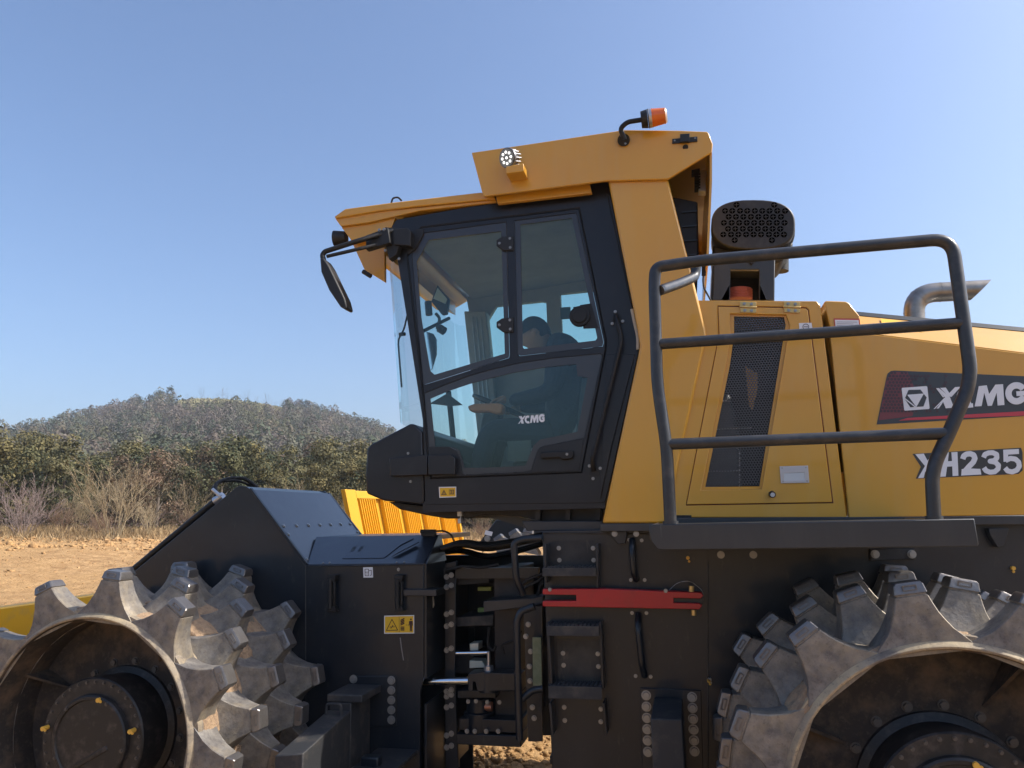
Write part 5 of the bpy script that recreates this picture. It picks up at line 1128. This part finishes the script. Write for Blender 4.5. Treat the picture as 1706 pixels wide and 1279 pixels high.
mb = MB(); mb.cyl(P(798, 1161, YJ), P(798, 1184, YJ), .075, 28); mb.cyl(P(798, 1184, YJ), P(798, 1216, YJ), .09, 28); mb.pp([(762, 1150), (826, 1150), (826, 1163), (762, 1163)], YJ - .06, .4); mb.pp([(765, 1196), (868, 1200), (868, 1222), (765, 1216)], YJ - .08, .5); mb.pp([(760, 1222), (866, 1226), (868, 1245), (760, 1240)], YJ - .1, .5); lowp = build('lower_pivot', mb, black, jt, .004)
for x in (780, 793, 812, 832): bolt(lowp, x, 1168 + random.uniform(-2, 2), YJ - .08, .010); bolt(lowp, x - 2, 1218, YJ - .11, .011)
mb = MB(); mb.cyl(P(800, 1176, YJ - .03), P(820, 1177, YJ - .03), .028, 14); build('brass_bush', mb, mat('copper_ring', (.5, .22, .14), .4, metal=.7), jt)
mb = MB(); mb.cyl(P(800, 1148 + 78 * 0, YJ - .03), P(800, 1149, YJ - .03), .02, 8); build('shim', mb, silver, jt)
for (x0_, y0_, x1_, y1_) in ((796, 978, 818, 984), (796, 1013, 806, 1022)):
    mb = MB(); mb.pp([(x0_, y0_), (x1_, y0_), (x1_, y1_), (x0_, y1_)], YJ + .2, .05); build('label', mb, mat('lime_label', (.42, .5, .14), .6), jt)
smooth_r[0] = .08
mb = MB(); mb.tube([P(903, 896, YR - .02), P(870, 898, YR - .02), P(856, 905, YR - .02), P(860, 965, YR - .02), P(872, 990, YR + .02)], .019, 14, 5); build('guard_tube', mb, black, jt)
mb = MB(); mb.tube([P(890, 1010, YR - .02), P(868, 1018, YR - .02), P(861, 1035, YR - .02), P(864, 1180, YR - .02), P(866, 1232, YR - .02)], .019, 14, 5); build('guard_tube', mb, black, jt)
mb = MB(); mb.tube([P(905, 1147, YR - .0), P(886, 1150, YR - .0), P(870, 1165, YR - .0)], .018, 14, 5); build('guard_tube', mb, black, jt)
# hoses crossing the joint
smooth_r[0] = .5; random.seed(4)
hs = bmesh.new()
for k in range(9):
    dy = random.uniform(-6, 14); yy_ = YJ - .1 + .09 * k; mb = MB()
    mb.tube([P(735, 915 + dy * .5, yy_), P(770, 905 + dy, yy_), P(810, 914 + dy * 1.4, yy_), P(860, 905 + dy * 1.2, yy_), P(905, 894 + dy, yy_)], .014, 8, 5); build('hose', mb, rubber, jt)
for pts_ in ([(866, 975), (880, 965), (893, 960), (905, 955)], [(866, 983), (882, 974), (896, 968), (903, 962)], [(893, 1000), (898, 985), (900, 975), (905, 970)], [(742, 950), (775, 942), (800, 946), (830, 940)], [(840, 1090), (835, 1075), (860, 1065), (868, 1050)], [(815, 1045), (812, 1075), (822, 1085), (826, 1075)]):
    mb = MB(); mb.tube([P(a, b, YJ - .15) for a, b in pts_], .009, 7, 4); build('hose', mb, rubber, jt)
mb = MB(); mb.tube([P(700, 886, YJ), P(740, 884, YJ), P(752, 890, YJ), P(758, 905, YJ), P(760, 915, YJ)], .006, 7, 4); build('cable', mb, rubber, jt)
mb = MB(); mb.pp([(700, 882), (722, 882), (724, 893), (702, 893)], YJ, .05); build('clamp_block', mb, rubber, jt)
mb = MB(); mb.box(P(745, 950, YJ).x, P(900, 950, YJ).x, 4.55, 4.60, P(800, 962, YJ).z, P(800, 945, YJ).z); build('cross_beam', mb, black, jt)

# ------------------------------------------------------------------ the driver
def body(name, verts, edges, radii, m, loc=(0, 0, 0), sub=2, root_i=0):
    me = bpy.data.meshes.new(name); me.from_pydata([tuple(v) for v in verts], edges, []); o = bpy.data.objects.new(name, me); col.objects.link(o)
    o.modifiers.new('skin', 'SKIN'); sk = me.skin_vertices[0] if me.skin_vertices else None
    if sk is None:
        bm = bmesh.new(); bm.from_mesh(me); bm.verts.layers.skin.verify(); bm.to_mesh(me); bm.free(); sk = me.skin_vertices[0]
    for i, r in enumerate(radii): sk.data[i].radius = r if hasattr(r, '__len__') else (r, r)
    sk.data[root_i].use_root = True
    s = o.modifiers.new('subsurf', 'SUBSURF'); s.levels = s.render_levels = sub; me.materials.append(m); o.location = loc
    return o
ps = thing('person', (-.80, 4.80, 2.27), 'driver in dark blue jacket seated inside the cab, seen through the rear door pane', 'person')
H = lambda x, y, z: (x, y, z)
v = [H(.07, 0, .05), H(.08, 0, .25), H(.11, 0, .44), H(.10, 0, .60), H(.00, 0, .68),
     H(.10, -.13, .58), H(.08, -.21, .54), H(.04, -.27, .28), H(-.25, -.22, .25), H(.10, .13, .58), H(.08, .21, .54), H(-.04, .26, .27), H(-.27, .20, .27),
     H(0, -.10, .05), H(-.40, -.13, .09), H(-.50, -.13, -.27), H(-.60, -.13, -.33), H(0, .10, .05), H(-.40, .13, .09), H(-.50, .13, -.27), H(-.60, .13, -.33)]
e = [(0, 1), (1, 2), (2, 3), (3, 4), (3, 5), (5, 6), (6, 7), (7, 8), (3, 9), (9, 10), (10, 11), (11, 12), (0, 13), (13, 14), (14, 15), (15, 16), (0, 17), (17, 18), (18, 19), (19, 20)]
r = [.15, .145, .165, .14, .060, .105, .09, .065, .04, .105, .09, .055, .038, .10, .085, .06, .04, .10, .085, .06, .04]
bo = body('body', v, e, r, jacket); bo.parent = ps
# head: one shaped mesh with brow, nose, chin, ears
bm = bmesh.new(); bmesh.ops.create_icosphere(bm, subdivisions=4, radius=1)
for vv in bm.verts:
    c = vv.co; x, y, z = c
    fx = x * .098; fy = y * .075 * (1 - .25 * max(0, -z)); fz = z * .118
    if x < 0: fx *= 1 - .12 * max(0, -z) ; 
    nose = math.exp(-((y / .16) ** 2 + ((z + .1) / .22) ** 2)) if x < -.6 else 0; fx -= .022 * nose
    brow = math.exp(-(((z - .22) / .1) ** 2)) if x < -.5 else 0; fx -= .006 * brow
    for s in (-1, 1): fx += .010 * math.exp(-(((y - s * .34) / .16) ** 2 + ((z - .06) / .12) ** 2)) if x < -.5 else 0
    fx += .004 * math.exp(-((y / .3) ** 2 + ((z + .45) / .05) ** 2)) if x < -.5 else 0
    vv.co = Vector((fx, fy, fz))
me = bpy.data.meshes.new('head'); bm.to_mesh(me); bm.free(); me.shade_smooth(); me.materials.append(skin)
hd = link('head', me, ps, loc=(-.11, 0, .72), rot=(0, -.35, 0))
for s in (-1, 1):
    mb = MB(); mb.lathe([(.001, 0), (.014, .002), (.018, .008), (.012, .012), (.001, .010)], (0, 0), 14); link('ear', mb.mesh('ear', skin, 60), hd, loc=(.012, s * .076 - (.012 if s < 0 else 0), .0), scale=(1, 1, 1.6))
bm = bmesh.new(); bmesh.ops.create_icosphere(bm, subdivisions=4, radius=1)
for vv in list(bm.verts):
    x, y, z = vv.co
    vv.co = Vector((x * .106 + .004, y * .084, z * .126 + .004)) * (1 + .015 * mn.noise(Vector((x * 9, y * 9, z * 9))))
bmesh.ops.delete(bm, geom=[vv for vv in bm.verts if vv.co.z < .02 and vv.co.x < .03 or vv.co.z < -.05 or vv.co.x < -.075 and vv.co.z < .07], context='VERTS')
me = bpy.data.meshes.new('hair'); bm.to_mesh(me); bm.free(); me.shade_smooth(); me.materials.append(hairm); link('hair', me, hd)
for s in (-1, 1):
    hv = [(0, 0, 0), (-.05, 0, .0), (-.085, 0, -.004)]; 
    V_ = [(0, 0, 0), (-.045, 0, 0)]; E_ = [(0, 1)]; R_ = [(.022, .030), (.020, .034)]
    for f_, (dy, L_) in enumerate(((-.030, .062), (-.011, .075), (.010, .071), (.029, .056))):
        n_ = len(V_); V_ += [(-.06, dy, 0), (-.06 - L_ * .5, dy, -.012), (-.055 - L_ * .75, dy, -.04)]; E_ += [(1, n_), (n_, n_ + 1), (n_ + 1, n_ + 2)]; R_ += [.0095, .0085, .0075]
    n_ = len(V_); V_ += [(-.02, -s * .034 * -1 * 1, -.006), (-.045, s * .05, -.02), (-.07, s * .045, -.035)]; E_ += [(0, n_), (n_, n_ + 1), (n_ + 1, n_ + 2)]; R_ += [.011, .010, .008]
    h_ = body('hand', V_, E_, R_, skin, sub=1); h_.parent = ps; h_.location = (-.26, s * .21, .265)

# ================================================================== machine parked behind: slotted blade top
pk = thing('parked_compactor', P(650, 900, 9.6), 'yellow slotted blade rack of a second machine parked behind the compactor, under the cab nose', 'machine')
A0 = P(571, 815, 8.2); B0 = P(757, 846, 11.2); zb = 1.0; zt3 = A0.z
dv = Vector((B0.x - A0.x, B0.y - A0.y, 0)); Ln = dv.length; dv /= Ln; nv = Vector((dv.y, -dv.x, 0)); nv = nv if nv.y < 0 else -nv
def Lp(s, z, d=0): p = Vector((A0.x, A0.y, 0)) + dv * s + nv * d; return (p.x, p.y, z)
def rk(name, s0, s1, z0, z1, d0, d1, m, parent=None):
    mb = MB(); vs = [Lp(s + (zt3 - z) * .40, z, d) for s in (s0, s1) for d in (d0, d1) for z in (z0, z1)]; mb.add(vs, [(0, 1, 3, 2), (4, 6, 7, 5), (0, 4, 5, 1), (2, 3, 7, 6), (0, 2, 6, 4), (1, 5, 7, 3)])
    o = build(name, mb, m, parent if parent else pk, .004)
    if not parent: o.location = -pk.location
    return o
rk('rack_frame', -.0, .22, zb, zt3, -.03, .03, yellow2); rk('rack_frame', Ln - .05, Ln, zb, zt3 - .02, -.03, .03, yellow2)
rk('top_rail', .222, Ln - .052, zt3 - .10, zt3 - .01, -.03, .03, yellow2); rk('blade', -.05, Ln + .05, .1, zb - .002, -.05, .05, yellow2)
s = .26
for g_ in range(6):
    for k in range(8): rk('rack_bar', s, s + .012, zb, zt3 - .102, -.02, .04, sunyellow); s += .05
    s += .15
    if s > Ln - .5: break
rk('backing_sheet', .222, Ln - .052, zb, zt3 - .104, -.029, -.024, mat('ochre_sheet', (.55, .29, .02), .5))
# its black hull and drum teeth, seen through the gap under the cab
mb = MB(); mb.pp([(797, 905), (826, 866), (905, 864), (905, 905)], 9.0, .8); h2 = build('hull', mb, black, pk, .01); h2.location = -pk.location
flat([[(809, 883), (821, 886), (819, 893), (807, 890)]], 8.99, white, h2, 'label')
for x, y in ((812, 897),): bolt(h2, x, y, 8.99, .03)
for k, (x, y, a) in enumerate(((858, 890, -.5), (833, 899, -.6), (880, 889, .2))):
    p = P(x, y, 8.4); o = link('tooth', TOOTH, pk, loc=p - Vector((math.sin(a), 0, math.cos(a))) * .76 - pk.location, rot=(0, a, 0))
mb = MB(); mb.lathe([(.6, 8.3), (.62, 8.35), (.62, 9.2)], (P(878, 925, 8.4).x + .18, P(878, 925, 8.4).z - .42), 48); o = build('drum', mb, drumm, pk); o.location = -pk.location

def bead(parent, pts, Y, r=.0045):
    mb = MB(); mb.tube([P(a, b, Y) for a, b in pts], r, 6, 0); build('weld_bead', mb, blackd, parent)
bead(ff, [(512, 943.5), (706, 941)], YFB - .001); bead(ff, [(420, 820), (509, 944), (509, 1200)], YFB - .0015, .003); bead(rear, [(905, 888), (1084, 889)], YR - .001, .004)
bead(rear, [(1180, 935), (1180, 1279)], YR - .001, .003)
